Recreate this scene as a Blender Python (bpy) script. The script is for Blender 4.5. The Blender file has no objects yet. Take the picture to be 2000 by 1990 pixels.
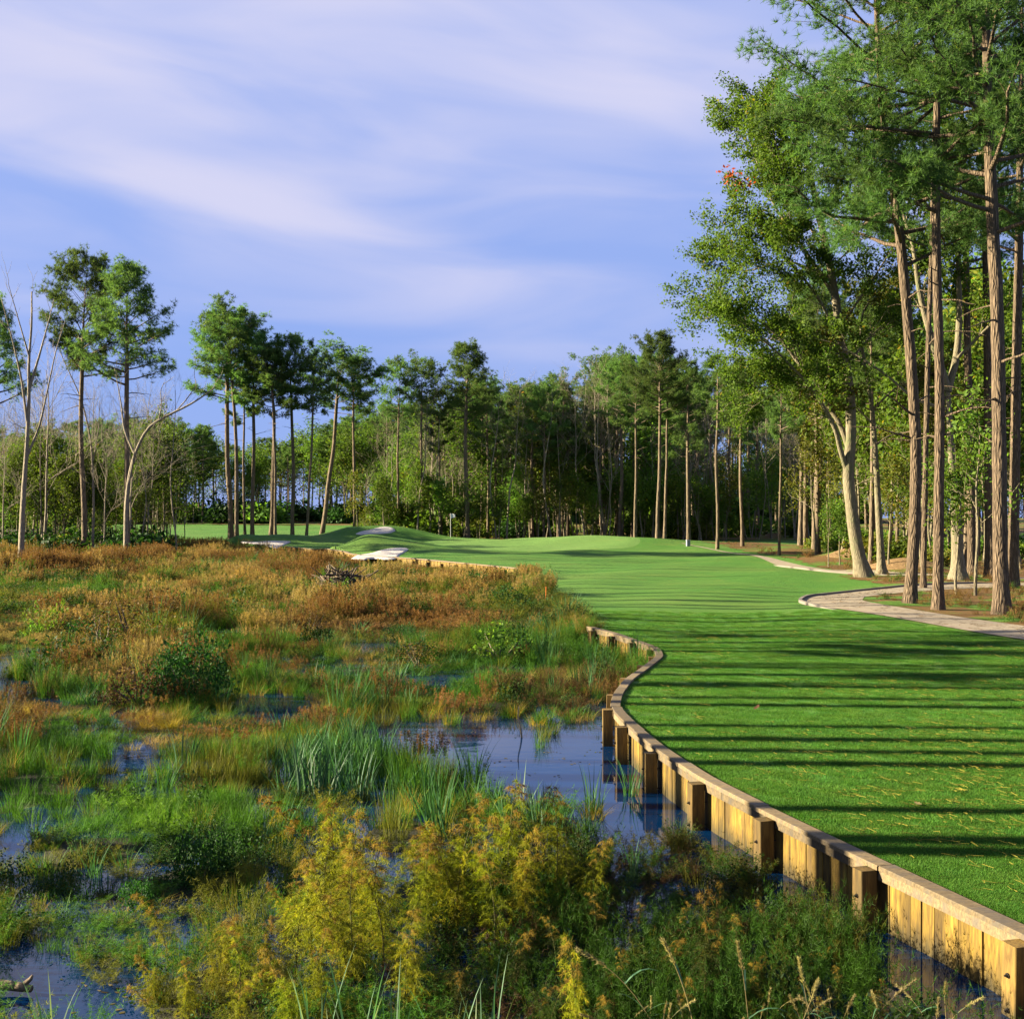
import bpy, math, random
import numpy as np
from mathutils import Vector

C = bpy.context.scene.collection
S = bpy.context.scene
R = math.radians

# ------------------------------------------------------------------ camera, sky, sun, exposure
CAM_H, F = 3.75, 2400.0
cam_d = bpy.data.cameras.new('camera')
cam = bpy.data.objects.new('camera', cam_d)
C.objects.link(cam)
cam.location = (0, 0, CAM_H)
cam.rotation_euler = (R(90), 0, 0)
cam_d.sensor_width = 36
cam_d.lens = F / 2000 * 36
cam_d.shift_y = 0.0025
cam_d.clip_end = 3000
S.camera = cam

SUN_EL, SUN_DIR = R(21), (-1.0, 0.06)          # the sun stands low on the left
W = bpy.data.worlds.new('World')
S.world = W
W.use_nodes = True
wn, wl = W.node_tree.nodes, W.node_tree.links
wn.clear()
def wnode(t, **k):
    n = wn.new(t)
    for a, b in k.items(): setattr(n, a, b)
    return n
def wmath(op, a, b=None, clamp=False):
    n = wnode('ShaderNodeMath', operation=op, use_clamp=clamp)
    for i, v in enumerate((a, b)):
        if v is None: continue
        if isinstance(v, (int, float)): n.inputs[i].default_value = v
        else: wl.new(v, n.inputs[i])
    return n.outputs[0]
sky = wnode('ShaderNodeTexSky', sky_type='NISHITA', sun_disc=False, sun_elevation=SUN_EL,
            sun_rotation=math.atan2(SUN_DIR[0], SUN_DIR[1]), air_density=1.0, dust_density=0.3, ozone_density=3.0)
tc = wnode('ShaderNodeTexCoord')
sep = wnode('ShaderNodeSeparateXYZ')
wl.new(tc.outputs['Generated'], sep.inputs[0])
tint = wnode('ShaderNodeMix', data_type='RGBA', blend_type='MULTIPLY')
tint.inputs[0].default_value = 1
wl.new(sky.outputs[0], tint.inputs[6])
tint.inputs[7].default_value = (1.18, 0.93, 1.22, 1)
# clear evening blue with a little of the scattering sky in it
bl = wnode('ShaderNodeMix', data_type='RGBA')
hz = wnode('ShaderNodeMapRange', interpolation_type='SMOOTHSTEP')
wl.new(sep.outputs[2], hz.inputs[0])
hz.inputs[1].default_value, hz.inputs[2].default_value = 0.02, 0.42
wl.new(hz.outputs[0], bl.inputs[0])
bl.inputs[6].default_value = (0.84, 1.36, 2.90, 1)
bl.inputs[7].default_value = (1.27, 1.66, 3.08, 1)
bm_ = wnode('ShaderNodeMix', data_type='RGBA')
bm_.inputs[0].default_value = 0.93
wl.new(tint.outputs[2], bm_.inputs[6]); wl.new(bl.outputs[2], bm_.inputs[7])
# thin cloud veils: broken noise drawn out sideways, thicker along a few long streaks
comb = wnode('ShaderNodeCombineXYZ')
wl.new(wmath('MULTIPLY', sep.outputs[0], 2.2), comb.inputs[0])
wl.new(wmath('MULTIPLY', sep.outputs[1], 2.2), comb.inputs[1])
wl.new(wmath('ADD', wmath('MULTIPLY', sep.outputs[2], 9.0), wmath('MULTIPLY', sep.outputs[0], 0.8)), comb.inputs[2])
n1 = wnode('ShaderNodeTexNoise')
n1.inputs['Scale'].default_value = 1.9
n1.inputs['Detail'].default_value = 5
n1.inputs['Roughness'].default_value = 0.44
n1.inputs['Distortion'].default_value = 0.6
wl.new(comb.outputs[0], n1.inputs['Vector'])
nz = wmath('MULTIPLY', wmath('SUBTRACT', n1.outputs['Fac'], 0.5), 2.6)
acc = wmath('ADD', nz, 0.0)
for cx, cz, sx, sz, sl_, am in ((-.225, .243, .15, .020, -.20, 1.0), (-.37, .34, .16, .07, -.1, .85), (-.17, .385, .20, .022, .0, .5), (.115, .325, .11, .045, -.08, .7),
                                (-.14, .31, .28, .09, -.1, .18), (-.16, .185, .24, .028, -.06, .42), (.04, .375, .2, .03, -.1, .4)):
    dx = wmath('SUBTRACT', sep.outputs[0], cx)
    dz = wmath('SUBTRACT', wmath('SUBTRACT', sep.outputs[2], cz), wmath('MULTIPLY', dx, sl_))
    g_ = wmath('ADD', wmath('POWER', wmath('ABSOLUTE', wmath('DIVIDE', dx, sx)), 2.0), wmath('POWER', wmath('ABSOLUTE', wmath('DIVIDE', dz, sz)), 2.0))
    acc = wmath('ADD', acc, wmath('MULTIPLY', wmath('EXPONENT', wmath('MULTIPLY', g_, -1.0)), am))
mr = wnode('ShaderNodeMapRange', interpolation_type='SMOOTHSTEP')
wl.new(acc, mr.inputs[0])
mr.inputs[1].default_value, mr.inputs[2].default_value = -0.35, 1.40
mr2 = wnode('ShaderNodeMapRange', interpolation_type='SMOOTHSTEP')
wl.new(sep.outputs[2], mr2.inputs[0])
mr2.inputs[1].default_value, mr2.inputs[2].default_value = 0.04, 0.20
fac = wmath('MULTIPLY', wmath('MULTIPLY', mr.outputs[0], mr2.outputs[0]), 0.95)
cm = wnode('ShaderNodeMix', data_type='RGBA')
wl.new(fac, cm.inputs[0])
wl.new(bm_.outputs[2], cm.inputs[6])
cm.inputs[7].default_value = (2.45, 2.45, 3.24, 1)
bg = wnode('ShaderNodeBackground')
bg.inputs[1].default_value = 0.05
wl.new(cm.outputs[2], bg.inputs[0])
wo = wnode('ShaderNodeOutputWorld')
wl.new(bg.outputs[0], wo.inputs[0])

sl = bpy.data.lights.new('sun', 'SUN')
sl.energy, sl.angle, sl.color = 5.0, R(0.5), (1.0, 0.87, 0.63)
so = bpy.data.objects.new('sun', sl)
C.objects.link(so)
so.location = (-60, 0, 60)
tosun = Vector((SUN_DIR[0], SUN_DIR[1], math.tan(SUN_EL) * math.hypot(*SUN_DIR)))
so.rotation_euler = tosun.to_track_quat('Z', 'Y').to_euler()

S.view_settings.view_transform = 'Standard'
S.view_settings.look = 'None'
S.view_settings.exposure = 2.5
S.view_settings.gamma = 1
S.view_settings.use_curve_mapping = False
S.cycles.max_bounces = 6
S.cycles.transparent_max_bounces = 4

# ------------------------------------------------------------------ helpers
rng = np.random.default_rng(11)
def at(px, py, z=0.0):                      # the point at height z seen at this place of the photograph
    Y = (CAM_H - z) * F / (py - 1000)
    return np.array(((px - 1000) / F * Y, Y, z))
def atY(px, py, Y):
    return np.array(((px - 1000) / F * Y, Y, CAM_H - (py - 1000) / F * Y))
def px_of(x, y, z=0.0):
    return 1000 + x / y * F, 1000 + (CAM_H - z) / y * F
def sstep(a, b, x):
    t = np.clip((np.asarray(x, float) - a) / (b - a), 0, 1)
    return t * t * (3 - 2 * t)
def unit(v):
    v = np.asarray(v, float)
    return v / np.maximum(np.linalg.norm(v, axis=-1, keepdims=True), 1e-9)

class MB:
    """collects vertices and faces; link() makes ONE mesh object of them"""
    def __init__(s):
        s.v, s.f3, s.f4, s.a, s.n = [], [], [], [], 0
    def add(s, v, f3=None, f4=None, var=0.5):
        v = np.asarray(v, float).reshape(-1, 3)
        s.v.append(v)
        if f3 is not None: s.f3.append(np.asarray(f3, int).reshape(-1, 3) + s.n)
        if f4 is not None: s.f4.append(np.asarray(f4, int).reshape(-1, 4) + s.n)
        s.a.append(np.broadcast_to(np.asarray(var, float), (len(v),)))
        s.n += len(v)
    def mesh(s, name, mat, smooth=False):
        me = bpy.data.meshes.new(name)
        V = np.concatenate(s.v) if s.v else np.zeros((0, 3))
        f3 = np.concatenate(s.f3) if s.f3 else np.zeros((0, 3), int)
        f4 = np.concatenate(s.f4) if s.f4 else np.zeros((0, 4), int)
        me.vertices.add(len(V))
        me.vertices.foreach_set('co', V.astype(np.float32).ravel())
        loops = np.concatenate([f3.ravel(), f4.ravel()]).astype(np.int32)
        me.loops.add(len(loops))
        me.loops.foreach_set('vertex_index', loops)
        tot = np.concatenate([np.full(len(f3), 3), np.full(len(f4), 4)]).astype(np.int32)
        st = np.concatenate([[0], np.cumsum(tot)[:-1]]).astype(np.int32) if len(tot) else tot
        me.polygons.add(len(tot))
        me.polygons.foreach_set('loop_start', st)
        me.polygons.foreach_set('loop_total', tot)
        me.polygons.foreach_set('use_smooth', np.full(len(tot), smooth))
        at_ = me.attributes.new('var', 'FLOAT', 'POINT')
        at_.data.foreach_set('value', np.concatenate(s.a).astype(np.float32) if s.a else np.zeros(0, np.float32))
        me.materials.append(mat)
        me.update(calc_edges=True)
        me.validate()
        return me
    def link(s, name, mat, parent=None, smooth=False):
        return ob(name, s.mesh(name, mat, smooth), parent)

def ob(name, data, parent=None, loc=None):
    o = bpy.data.objects.new(name, data)
    C.objects.link(o)
    if parent: o.parent = parent
    if loc is not None: o.location = loc
    return o
def tag(o, label=None, cat=None, group=None, kind=None):
    for k, v in (('label', label), ('category', cat), ('group', group), ('kind', kind)):
        if v: o[k] = v
    return o
def thing(name, label, cat, loc=(0, 0, 0), rz=0.0, group=None, scale=None):
    o = bpy.data.objects.new(name, None)
    C.objects.link(o)
    o.empty_display_size = 0.2
    o.location = loc
    o.rotation_euler = (0, 0, rz)
    if scale is not None: o.scale = scale if hasattr(scale, '__len__') else (scale,) * 3
    return tag(o, label, cat, group)
def dup(root, loc, rz=0.0, scale=1.0, label=None, group=None, lean=(0, 0)):
    r = root.copy()
    C.objects.link(r)
    r.location = loc
    r.rotation_euler = (lean[0], lean[1], rz)
    r.scale = scale if hasattr(scale, '__len__') else (scale,) * 3
    if label: r['label'] = label
    if group: r['group'] = group
    elif 'group' in r: del r['group']
    for ch in root.children:
        c = ch.copy()
        C.objects.link(c)
        c.parent = r
        for g in ch.children:
            d = g.copy()
            C.objects.link(d)
            d.parent = c
    return r

def tube(mb, P, rad, sides=6, var=0.5, jit=0.0, rg=None, cap=True):
    P = np.asarray(P, float)
    n = len(P)
    rad = np.broadcast_to(np.asarray(rad, float), (n,))
    T = unit(np.gradient(P, axis=0))
    ref = np.array((0.31, 0.95, 0.05)) if abs(T[:, 2]).mean() > 0.6 else np.array((0.05, 0.1, 1.0))
    A = unit(np.cross(T, ref)); B = np.cross(T, A)
    th = np.linspace(0, 2 * np.pi, sides, endpoint=False)
    rr = np.repeat(rad[:, None], sides, 1)
    if jit and rg is not None: rr = rr * (1 + rg.normal(0, jit, (n, sides)))
    V = P[:, None] + rr[..., None] * (np.cos(th)[None, :, None] * A[:, None] + np.sin(th)[None, :, None] * B[:, None])
    i = np.arange(n - 1)[:, None] * sides; j = np.arange(sides)[None]; k = (j + 1) % sides
    q = np.stack([i + j, i + k, i + sides + k, i + sides + j], -1).reshape(-1, 4)
    f3 = []
    V = V.reshape(-1, 3)
    if cap:
        V = np.vstack([V, P[-1:]])
        b = (n - 1) * sides
        f3 = [(b + a, b + (a + 1) % sides, len(V) - 1) for a in range(sides)]
    mb.add(V, f3 if cap else None, q, var)
def smooth_path(P, m):
    P = np.asarray(P, float)
    d = np.concatenate([[0], np.cumsum(np.linalg.norm(np.diff(P, axis=0), axis=1))])
    t = np.linspace(0, d[-1], m)
    Q = np.stack([np.interp(t, d, P[:, i]) for i in range(P.shape[1])], 1)
    for _ in range(max(1, m // (len(P) * 2))):
        Q[1:-1] = (Q[:-2] + 2 * Q[1:-1] + Q[2:]) / 4
    return Q
def box(mb, c, ax, ay, az, var=0.5, bev=0.0):
    """box about c with half axes; bev chamfers the four long edges along az"""
    c, ax, ay, az = (np.asarray(v, float) for v in (c, ax, ay, az))
    if bev:
        bx = bev / np.linalg.norm(ax); by = bev / np.linalg.norm(ay)
        uv = [(1, 1 - by), (1 - bx, 1), (-1 + bx, 1), (-1, 1 - by), (-1, -1 + by), (-1 + bx, -1), (1 - bx, -1), (1, -1 + by)]
    else:
        uv = [(1, 1), (-1, 1), (-1, -1), (1, -1)]
    n = len(uv)
    V = [c + u * ax + v * ay + s * az for s in (-1, 1) for u, v in uv]
    f4 = [(i, (i + 1) % n, n + (i + 1) % n, n + i) for i in range(n)]
    f3 = []
    for s in (0, 1):
        for i in range(1, n - 1):
            f3.append((s * n, s * n + i + s, s * n + i + 1 - s) if s else (0, i + 1, i))
    mb.add(V, f3, f4, var)
def needles(mb, Pt, D, m, L, w, rg, spread=1.0, flat=1.0):
    """tufts of m needles at each point, fanned about D"""
    n = len(Pt)
    d = rg.normal(0, 1, (n, m, 3)); d = unit(d) * spread + D[:, None] * 0.75
    d[..., 2] *= flat
    d = unit(d)
    side = unit(np.cross(d, unit(rg.normal(0, 1, (n, m, 3)))))
    ln = L * rg.uniform(0.65, 1.15, (n, m, 1))
    b = Pt[:, None] + d * ln * 0.08
    V = np.stack([b - side * w / 2, b + side * w / 2, b + d * ln], 2).reshape(-1, 3)
    tv = rg.uniform(0, 1, (n, 1, 1)) * 0.6 + rg.uniform(0, 0.4, (n, m, 1))
    mb.add(V, np.arange(len(V)).reshape(-1, 3), None, np.repeat(tv, 3, 2).ravel())
def leaves(mb, Pt, m, spread, size, rg, var0=0.0, var1=1.0, droop=0.0, aspect=0.55, flat=1.0):
    n = len(Pt)
    off = rg.normal(0, spread, (n, m, 3)); off[..., 2] *= flat
    c = (Pt[:, None] + off).reshape(-1, 3)
    k = len(c)
    nrm = unit(rg.normal(0, 1, (k, 3)) + np.array((0, 0, 0.8)))
    a = unit(np.cross(nrm, rg.normal(0, 1, (k, 3))))
    a[:, 2] -= droop; a = unit(a)
    b = unit(np.cross(nrm, a))
    s = size * rg.uniform(0.45, 1.35, (k, 1))
    V = np.stack([c - a * s / 2, c - b * s * aspect / 2 - a * s * 0.05, c + a * s / 2, c + b * s * aspect / 2 - a * s * 0.05], 1).reshape(-1, 3)
    i = np.arange(k)[:, None] * 4
    tv = np.repeat(rg.uniform(0, 1, n), m) * 0.5 + rg.uniform(0, 0.5, k)
    mb.add(V, np.concatenate([i + (0, 1, 2), i + (0, 2, 3)]), None, np.repeat(var0 + (var1 - var0) * tv, 4))

# ------------------------------------------------------------------ materials
class NT:
    def __init__(s, name):
        s.m = bpy.data.materials.new(name)
        s.m.use_nodes = True
        s.t = s.m.node_tree
        s.t.nodes.clear()
        s.out = s.t.nodes.new('ShaderNodeOutputMaterial')
    def n(s, t, ins=None, **k):
        x = s.t.nodes.new(t)
        for a, b in k.items(): setattr(x, a, b)
        for a, b in (ins or {}).items():
            if isinstance(b, bpy.types.NodeSocket): s.t.links.new(b, x.inputs[a])
            else: x.inputs[a].default_value = b
        return x
    def math(s, op, a, b=0.0, clamp=False):
        return s.n('ShaderNodeMath', {0: a, 1: b}, operation=op, use_clamp=clamp).outputs[0]
    def mix(s, f, a, b, mode='MIX'):
        a = (*a, 1) if isinstance(a, tuple) and len(a) == 3 else a
        b = (*b, 1) if isinstance(b, tuple) and len(b) == 3 else b
        return s.n('ShaderNodeMix', {0: f, 6: a, 7: b}, data_type='RGBA', blend_type=mode).outputs[2]
    def noise(s, scale, detail=4, rough=0.55, vec=None, dist=0.0):
        i = {'Scale': scale, 'Detail': detail, 'Roughness': rough, 'Distortion': dist}
        if vec is not None: i['Vector'] = vec
        return s.n('ShaderNodeTexNoise', i).outputs['Fac']
    def rng(s, v, a, b, c=0.0, d=1.0):
        return s.n('ShaderNodeMapRange', {0: v, 1: a, 2: b, 3: c, 4: d}).outputs[0]
    def coord(s, which='Object', scale=(1, 1, 1)):
        tc_ = s.n('ShaderNodeTexCoord')
        return s.n('ShaderNodeMapping', {0: tc_.outputs[which], 3: scale}).outputs[0]
    def attr(s, name, typ='GEOMETRY'):
        return s.n('ShaderNodeAttribute', attribute_name=name, attribute_type=typ)
    def bsdf(s, col, rough=0.7, spec=0.3, bump=None, bstr=0.3, bdist=0.02, **k):
        i = {'Base Color': (*col, 1) if isinstance(col, tuple) and len(col) == 3 else col, 'Roughness': rough, 'Specular IOR Level': spec}
        i.update(k)
        p = s.n('ShaderNodeBsdfPrincipled', i)
        if bump is not None:
            b = s.n('ShaderNodeBump', {'Strength': bstr, 'Distance': bdist, 'Height': bump})
            s.t.links.new(b.outputs[0], p.inputs['Normal'])
        return p
    def done(s, sh):
        s.t.links.new(sh.outputs[0], s.out.inputs[0])
        return s.m

def foliage(name, dark, light, accent=None, acc=0.85, trans=0.35, spec=0.12, objvar=0.25, use_tint=False):
    t = NT(name)
    v = t.attr('var').outputs['Fac']
    rnd = t.n('ShaderNodeObjectInfo').outputs['Random']
    if use_tint:
        base = t.attr('tint', 'INSTANCER').outputs['Color']
        col = t.mix(v, t.mix(1.0, base, (0.6, 0.62, 0.6), 'MULTIPLY'), t.mix(1.0, base, (1.45, 1.4, 1.3), 'MULTIPLY'))
    else:
        col = t.mix(v, dark, light)
        if accent:
            col = t.mix(t.math('GREATER_THAN', v, acc), col, accent)
        hs = t.n('ShaderNodeHueSaturation', {'Hue': t.rng(rnd, 0, 1, 0.5 - 0.03 * objvar * 2, 0.5 + 0.03 * objvar), 'Value': t.rng(rnd, 0, 1, 1 - objvar, 1 + objvar), 'Color': col})
        col = hs.outputs[0]
    p = t.bsdf(col, 0.65, spec)
    tr = t.n('ShaderNodeBsdfTranslucent', {'Color': t.mix(1.0, col, (1.25, 1.3, 0.7), 'MULTIPLY')})
    mx = t.n('ShaderNodeMixShader', {0: trans})
    t.t.links.new(p.outputs[0], mx.inputs[1]); t.t.links.new(tr.outputs[0], mx.inputs[2])
    return t.done(mx)
def bark(name, dark, light, scale=1.0, strength=0.8, moss=None):
    t = NT(name)
    vec = t.coord('Object', (9 * scale, 9 * scale, 1.6 * scale))
    vo = t.n('ShaderNodeTexVoronoi', {'Vector': vec, 'Scale': 1.3, 'Randomness': 1.0}, feature='DISTANCE_TO_EDGE').outputs[0]
    ns = t.noise(2.2, 6, 0.65, vec)
    crack = t.rng(vo, 0.0, 0.28)
    f = t.math('MULTIPLY', t.rng(ns, 0.3, 0.72), t.math('ADD', t.math('MULTIPLY', crack, 0.75), 0.25))
    col = t.mix(f, dark, light)
    big = t.noise(0.5, 3, 0.5, t.coord('Object'))
    col = t.mix(t.rng(big, 0.4, 0.7, 0, 0.5), col, t.mix(0.5, dark, light))
    if moss: col = t.mix(t.rng(t.noise(1.1, 4, 0.6, t.coord('Object')), 0.55, 0.7, 0, 0.6), col, moss)
    return t.done(t.bsdf(col, 0.9, 0.15, t.math('ADD', crack, t.math('MULTIPLY', ns, 0.6)), strength, 0.035))
def wood(name, base, dark, grain=(6, 6, 1.2), objvar=0.3, stain=None, wet=False):
    t = NT(name)
    rnd = t.n('ShaderNodeObjectInfo').outputs['Random']
    tcv = t.n('ShaderNodeTexCoord').outputs['Object']
    off = t.n('ShaderNodeCombineXYZ', {0: t.math('MULTIPLY', rnd, 37.0), 1: t.math('MULTIPLY', rnd, 91.0), 2: t.math('MULTIPLY', rnd, 13.0)}).outputs[0]
    vec = t.n('ShaderNodeMapping', {0: t.n('ShaderNodeVectorMath', {0: tcv, 1: off}, operation='ADD').outputs[0], 3: grain}).outputs[0]
    g = t.noise(5.0, 7, 0.6, vec, 0.6)
    g2 = t.noise(1.1, 3, 0.5, vec)
    col = t.mix(t.rng(g, 0.35, 0.7), base, dark)
    col = t.mix(t.rng(g2, 0.46, 0.66, 0, 0.75), col, stain or dark)
    vo = t.n('ShaderNodeTexVoronoi', {'Vector': vec, 'Scale': 1.0}).outputs['Distance']
    col = t.mix(t.rng(vo, 0.09, 0.04, 0, 0.7), col, (0.08, 0.04, 0.015))
    col = t.n('ShaderNodeHueSaturation', {'Value': t.rng(rnd, 0, 1, 1 - objvar, 1 + objvar * 0.6), 'Color': col}).outputs[0]
    if wet:      # old waterline: a ragged dark stain low on the timber
        zz = t.n('ShaderNodeSeparateXYZ', {0: tcv}).outputs[2]
        ed = t.math('ADD', zz, t.math('MULTIPLY', t.math('SUBTRACT', t.noise(3.0, 4, 0.6, vec), 0.5), 0.35))
        col = t.mix(t.rng(ed, 0.24, 0.04, 0, 0.8), col, (0.018, 0.016, 0.006))
    return t.done(t.bsdf(col, 0.75, 0.25, g, 0.5, 0.006))

M = {}
M['needle'] = foliage('pine_needles', (0.030, 0.076, 0.020), (0.095, 0.175, 0.042), (0.15, 0.18, 0.03), 0.92, trans=0.45)
M['needle_far'] = foliage('far_pine_needles', (0.034, 0.080, 0.024), (0.110, 0.180, 0.046), (0.16, 0.18, 0.035), 0.92, objvar=0.4, trans=0.5)
M['oakleaf'] = foliage('oak_leaves', (0.028, 0.068, 0.008), (0.10, 0.150, 0.016), (0.20, 0.15, 0.014), 0.93, trans=0.45)
M['yellowleaf'] = foliage('yellowing_leaves', (0.05, 0.09, 0.012), (0.15, 0.15, 0.015), (0.24, 0.15, 0.012), 0.9, objvar=0.4)
M['brush'] = foliage('brush_leaves', (0.032, 0.085, 0.012), (0.115, 0.180, 0.022), (0.17, 0.17, 0.018), 0.93, objvar=0.5, trans=0.5)
M['redleaf'] = foliage('red_leaves', (0.30, 0.05, 0.012), (0.50, 0.12, 0.02))
M['shrubleaf'] = foliage('dark_shrub_leaves', (0.008, 0.028, 0.006), (0.028, 0.075, 0.012), objvar=0.4)
M['deadleaf'] = foliage('dead_brown_leaves', (0.035, 0.018, 0.008), (0.12, 0.065, 0.03))
M['tuft'] = foliage('marsh_blades', (0, 0, 0), (1, 1, 1), use_tint=True, trans=0.32)
M['fennel'] = foliage('feathery_gold_leaves', (0.072, 0.098, 0.006), (0.275, 0.25, 0.012), (0.34, 0.22, 0.015), 0.88, trans=0.45, objvar=0.35)
M['fenneltip'] = foliage('rusty_plume_tips', (0.13, 0.085, 0.012), (0.27, 0.175, 0.03), trans=0.45)
M['reed'] = foliage('blue_green_reed', (0.022, 0.075, 0.028), (0.07, 0.16, 0.07), (0.16, 0.22, 0.10), 0.92, spec=0.5)
M['stalk'] = foliage('pale_dry_stalk', (0.14, 0.12, 0.045), (0.34, 0.28, 0.12))
M['bark'] = bark('pine_bark', (0.040, 0.029, 0.019), (0.215, 0.155, 0.098), 1.0, 1.0)
M['bark_far'] = bark('far_pine_bark', (0.060, 0.046, 0.030), (0.24, 0.18, 0.115), 0.5, 0.5)
M['oakbark'] = bark('grey_oak_bark', (0.08, 0.068, 0.042), (0.26, 0.22, 0.14), 1.2, 0.4, (0.10, 0.12, 0.05))
M['barebark'] = bark('weathered_bare_bark', (0.12, 0.10, 0.07), (0.36, 0.31, 0.22), 1.0, 0.4)
M['plank'] = wood('yellow_pine_plank', (0.205, 0.130, 0.018), (0.070, 0.039, 0.006), (1.3, 6, 1.1), 0.4, stain=(0.045, 0.027, 0.008), wet=True)
M['post'] = wood('yellow_pine_post', (0.165, 0.102, 0.022), (0.062, 0.035, 0.008), (8, 8, 0.9), stain=(0.055, 0.04, 0.014), wet=True)
M['cap'] = wood('pale_cap_board', (0.175, 0.128, 0.064), (0.072, 0.051, 0.026), (3, 9, 6), 0.4, stain=(0.085, 0.072, 0.055))
def simple(name, col, rough=0.6, spec=0.3, **k):
    t = NT(name)
    c = t.mix(t.rng(t.noise(20, 4), 0.35, 0.7), col, tuple(x * 0.7 for x in col))
    return t.done(t.bsdf(c, rough, spec, **k))
M['steel'] = simple('dark_steel', (0.04, 0.035, 0.03), 0.5, Metallic=0.7)
M['white'] = simple('white_paint', (0.6, 0.6, 0.58))
M['boxgrey'] = simple('pale_grey_paint', (0.20, 0.22, 0.26))
M['orange'] = simple('orange_stake', (0.6, 0.14, 0.02))
# water
t = NT('marsh_water')
w1 = t.noise(1.6, 3, 0.5, t.coord('Object', (1, 1.8, 1)))
w2 = t.noise(14, 2, 0.5, t.coord('Object', (1, 1.6, 1)))
M['water'] = t.done(t.bsdf((0.001, 0.012, 0.042), 0.02, 0.5, t.math('ADD', w1, t.math('MULTIPLY', w2, 0.10)), 0.035, 0.06, IOR=1.36, **{'Specular Tint': (0.45, 0.75, 1.0, 1)}))
# mud
t = NT('marsh_mud')
n_ = t.noise(7, 8, 0.7, t.coord())
M['mud'] = t.done(t.bsdf(t.mix(t.rng(n_, 0.35, 0.7), (0.008, 0.008, 0.004), (0.026, 0.026, 0.009)), 0.9, 0.2, n_, 0.8, 0.06))
# lawn, green, woods floor, path, sand
def lawn_mat(name, a, b, c, fine=0.5):
    t = NT(name)
    v = t.coord('Object')
    big = t.noise(0.13, 4, 0.6, v); mid = t.noise(1.1, 5, 0.6, t.coord('Object', (0.5, 1.3, 1))); fin = t.noise(70, 3, 0.7, v)
    pat = t.noise(0.45, 5, 0.65, t.coord('Object', (1, 1, 1)), 0.8)
    col = t.mix(t.rng(mid, 0.3, 0.7), a, b)
    col = t.mix(t.rng(big, 0.42, 0.70, 0, 0.85), col, c)
    col = t.mix(t.rng(pat, 0.56, 0.72, 0, 0.5), col, tuple(x * k for x, k in zip(c, (1.5, 1.0, 1.1))))
    col = t.mix(t.rng(pat, 0.42, 0.30, 0, 0.5), col, tuple(x * 0.72 for x in a))
    col = t.mix(t.rng(fin, 0.3, 0.75, 0, fine), col, tuple(x * 0.5 for x in a))
    return t.done(t.bsdf(col, 0.8, 0.12, t.math('ADD', fin, t.noise(25, 3, 0.6, v)), 0.7, 0.03))
M['lawn'] = lawn_mat('mown_grass', (0.046, 0.128, 0.016), (0.062, 0.152, 0.019), (0.098, 0.160, 0.028))
M['green'] = lawn_mat('putting_green_grass', (0.085, 0.165, 0.034), (0.098, 0.185, 0.038), (0.11, 0.19, 0.044), 0.2)
t = NT('pine_straw_floor')
v = t.coord('Object')
a_ = t.noise(30, 6, 0.75, v); b_ = t.noise(0.35, 5, 0.65, v)
c_ = t.mix(t.rng(a_, 0.3, 0.7), (0.055, 0.030, 0.011), (0.165, 0.098, 0.036))
c_ = t.mix(t.rng(b_, 0.5, 0.58), c_, t.mix(t.rng(a_, 0.3, 0.7), (0.04, 0.10, 0.012), (0.10, 0.17, 0.025)))
M['straw'] = t.done(t.bsdf(c_, 0.9, 0.1, a_, 0.8, 0.05))
t = NT('path_gravel')
v = t.coord('Object')
a_ = t.noise(45, 6, 0.7, v); b_ = t.noise(1.7, 6, 0.75, v)
c_ = t.mix(t.rng(a_, 0.3, 0.7), (0.15, 0.122, 0.085), (0.27, 0.225, 0.16))
c_ = t.mix(t.rng(b_, 0.52, 0.66, 0, 0.5), c_, (0.085, 0.055, 0.026))
M['path'] = t.done(t.bsdf(c_, 0.85, 0.2, a_, 0.4, 0.02))
M['curb'] = simple('curb_concrete', (0.15, 0.13, 0.105), 0.9)
t = NT('bunker_sand')
a_ = t.noise(3, 6, 0.65, t.coord('Object'))
M['sand'] = t.done(t.bsdf(t.mix(t.rng(a_, 0.3, 0.7), (0.33, 0.30, 0.265), (0.43, 0.395, 0.355)), 0.9, 0.1, a_, 0.4, 0.08))
t = NT('bare_dirt')
a_ = t.noise(6, 8, 0.7, t.coord('Object'))
M['dirt'] = t.done(t.bsdf(t.mix(t.rng(a_, 0.3, 0.7), (0.10, 0.062, 0.026), (0.24, 0.155, 0.075)), 0.95, 0.1, a_, 0.8, 0.1))

# ------------------------------------------------------------------ terrain
WALL = np.array([(5.35, 3.7), (4.9, 5.3), (3.75, 9.2), (3.16, 11.1), (2.62, 12.9), (2.16, 14.6), (1.84, 16.5), (1.62, 18.4), (1.52, 19.8), (1.70, 21.3),
                 (2.04, 23.1), (2.57, 25.0), (3.12, 27.0), (3.22, 28.6), (2.92, 30.1), (2.56, 31.9), (2.19, 33.2), (1.95, 34.0)])
WALL = smooth_path(WALL + np.array((0.15, 0.045)), 140)
RWALL = smooth_path([(0.75, 67.5), (-2.5, 74.5), (-6.4, 82.6), (-11.6, 90), (-15.2, 100), (-20.5, 111)], 60)
EDGE = np.vstack([WALL + np.array((0.03, 0)), [(1.85, 36), (1.8, 42.7), (1.3, 48), (0.95, 54), (0.85, 61)], RWALL + np.array((0.12, 0.1)),
                  [(-26, 118), (-30, 126), (-40, 142), (-60, 170), (-90, 300)]])
LAWN_Z = 0.55
def xL(Y): return np.interp(Y, EDGE[:, 1], EDGE[:, 0])
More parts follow.
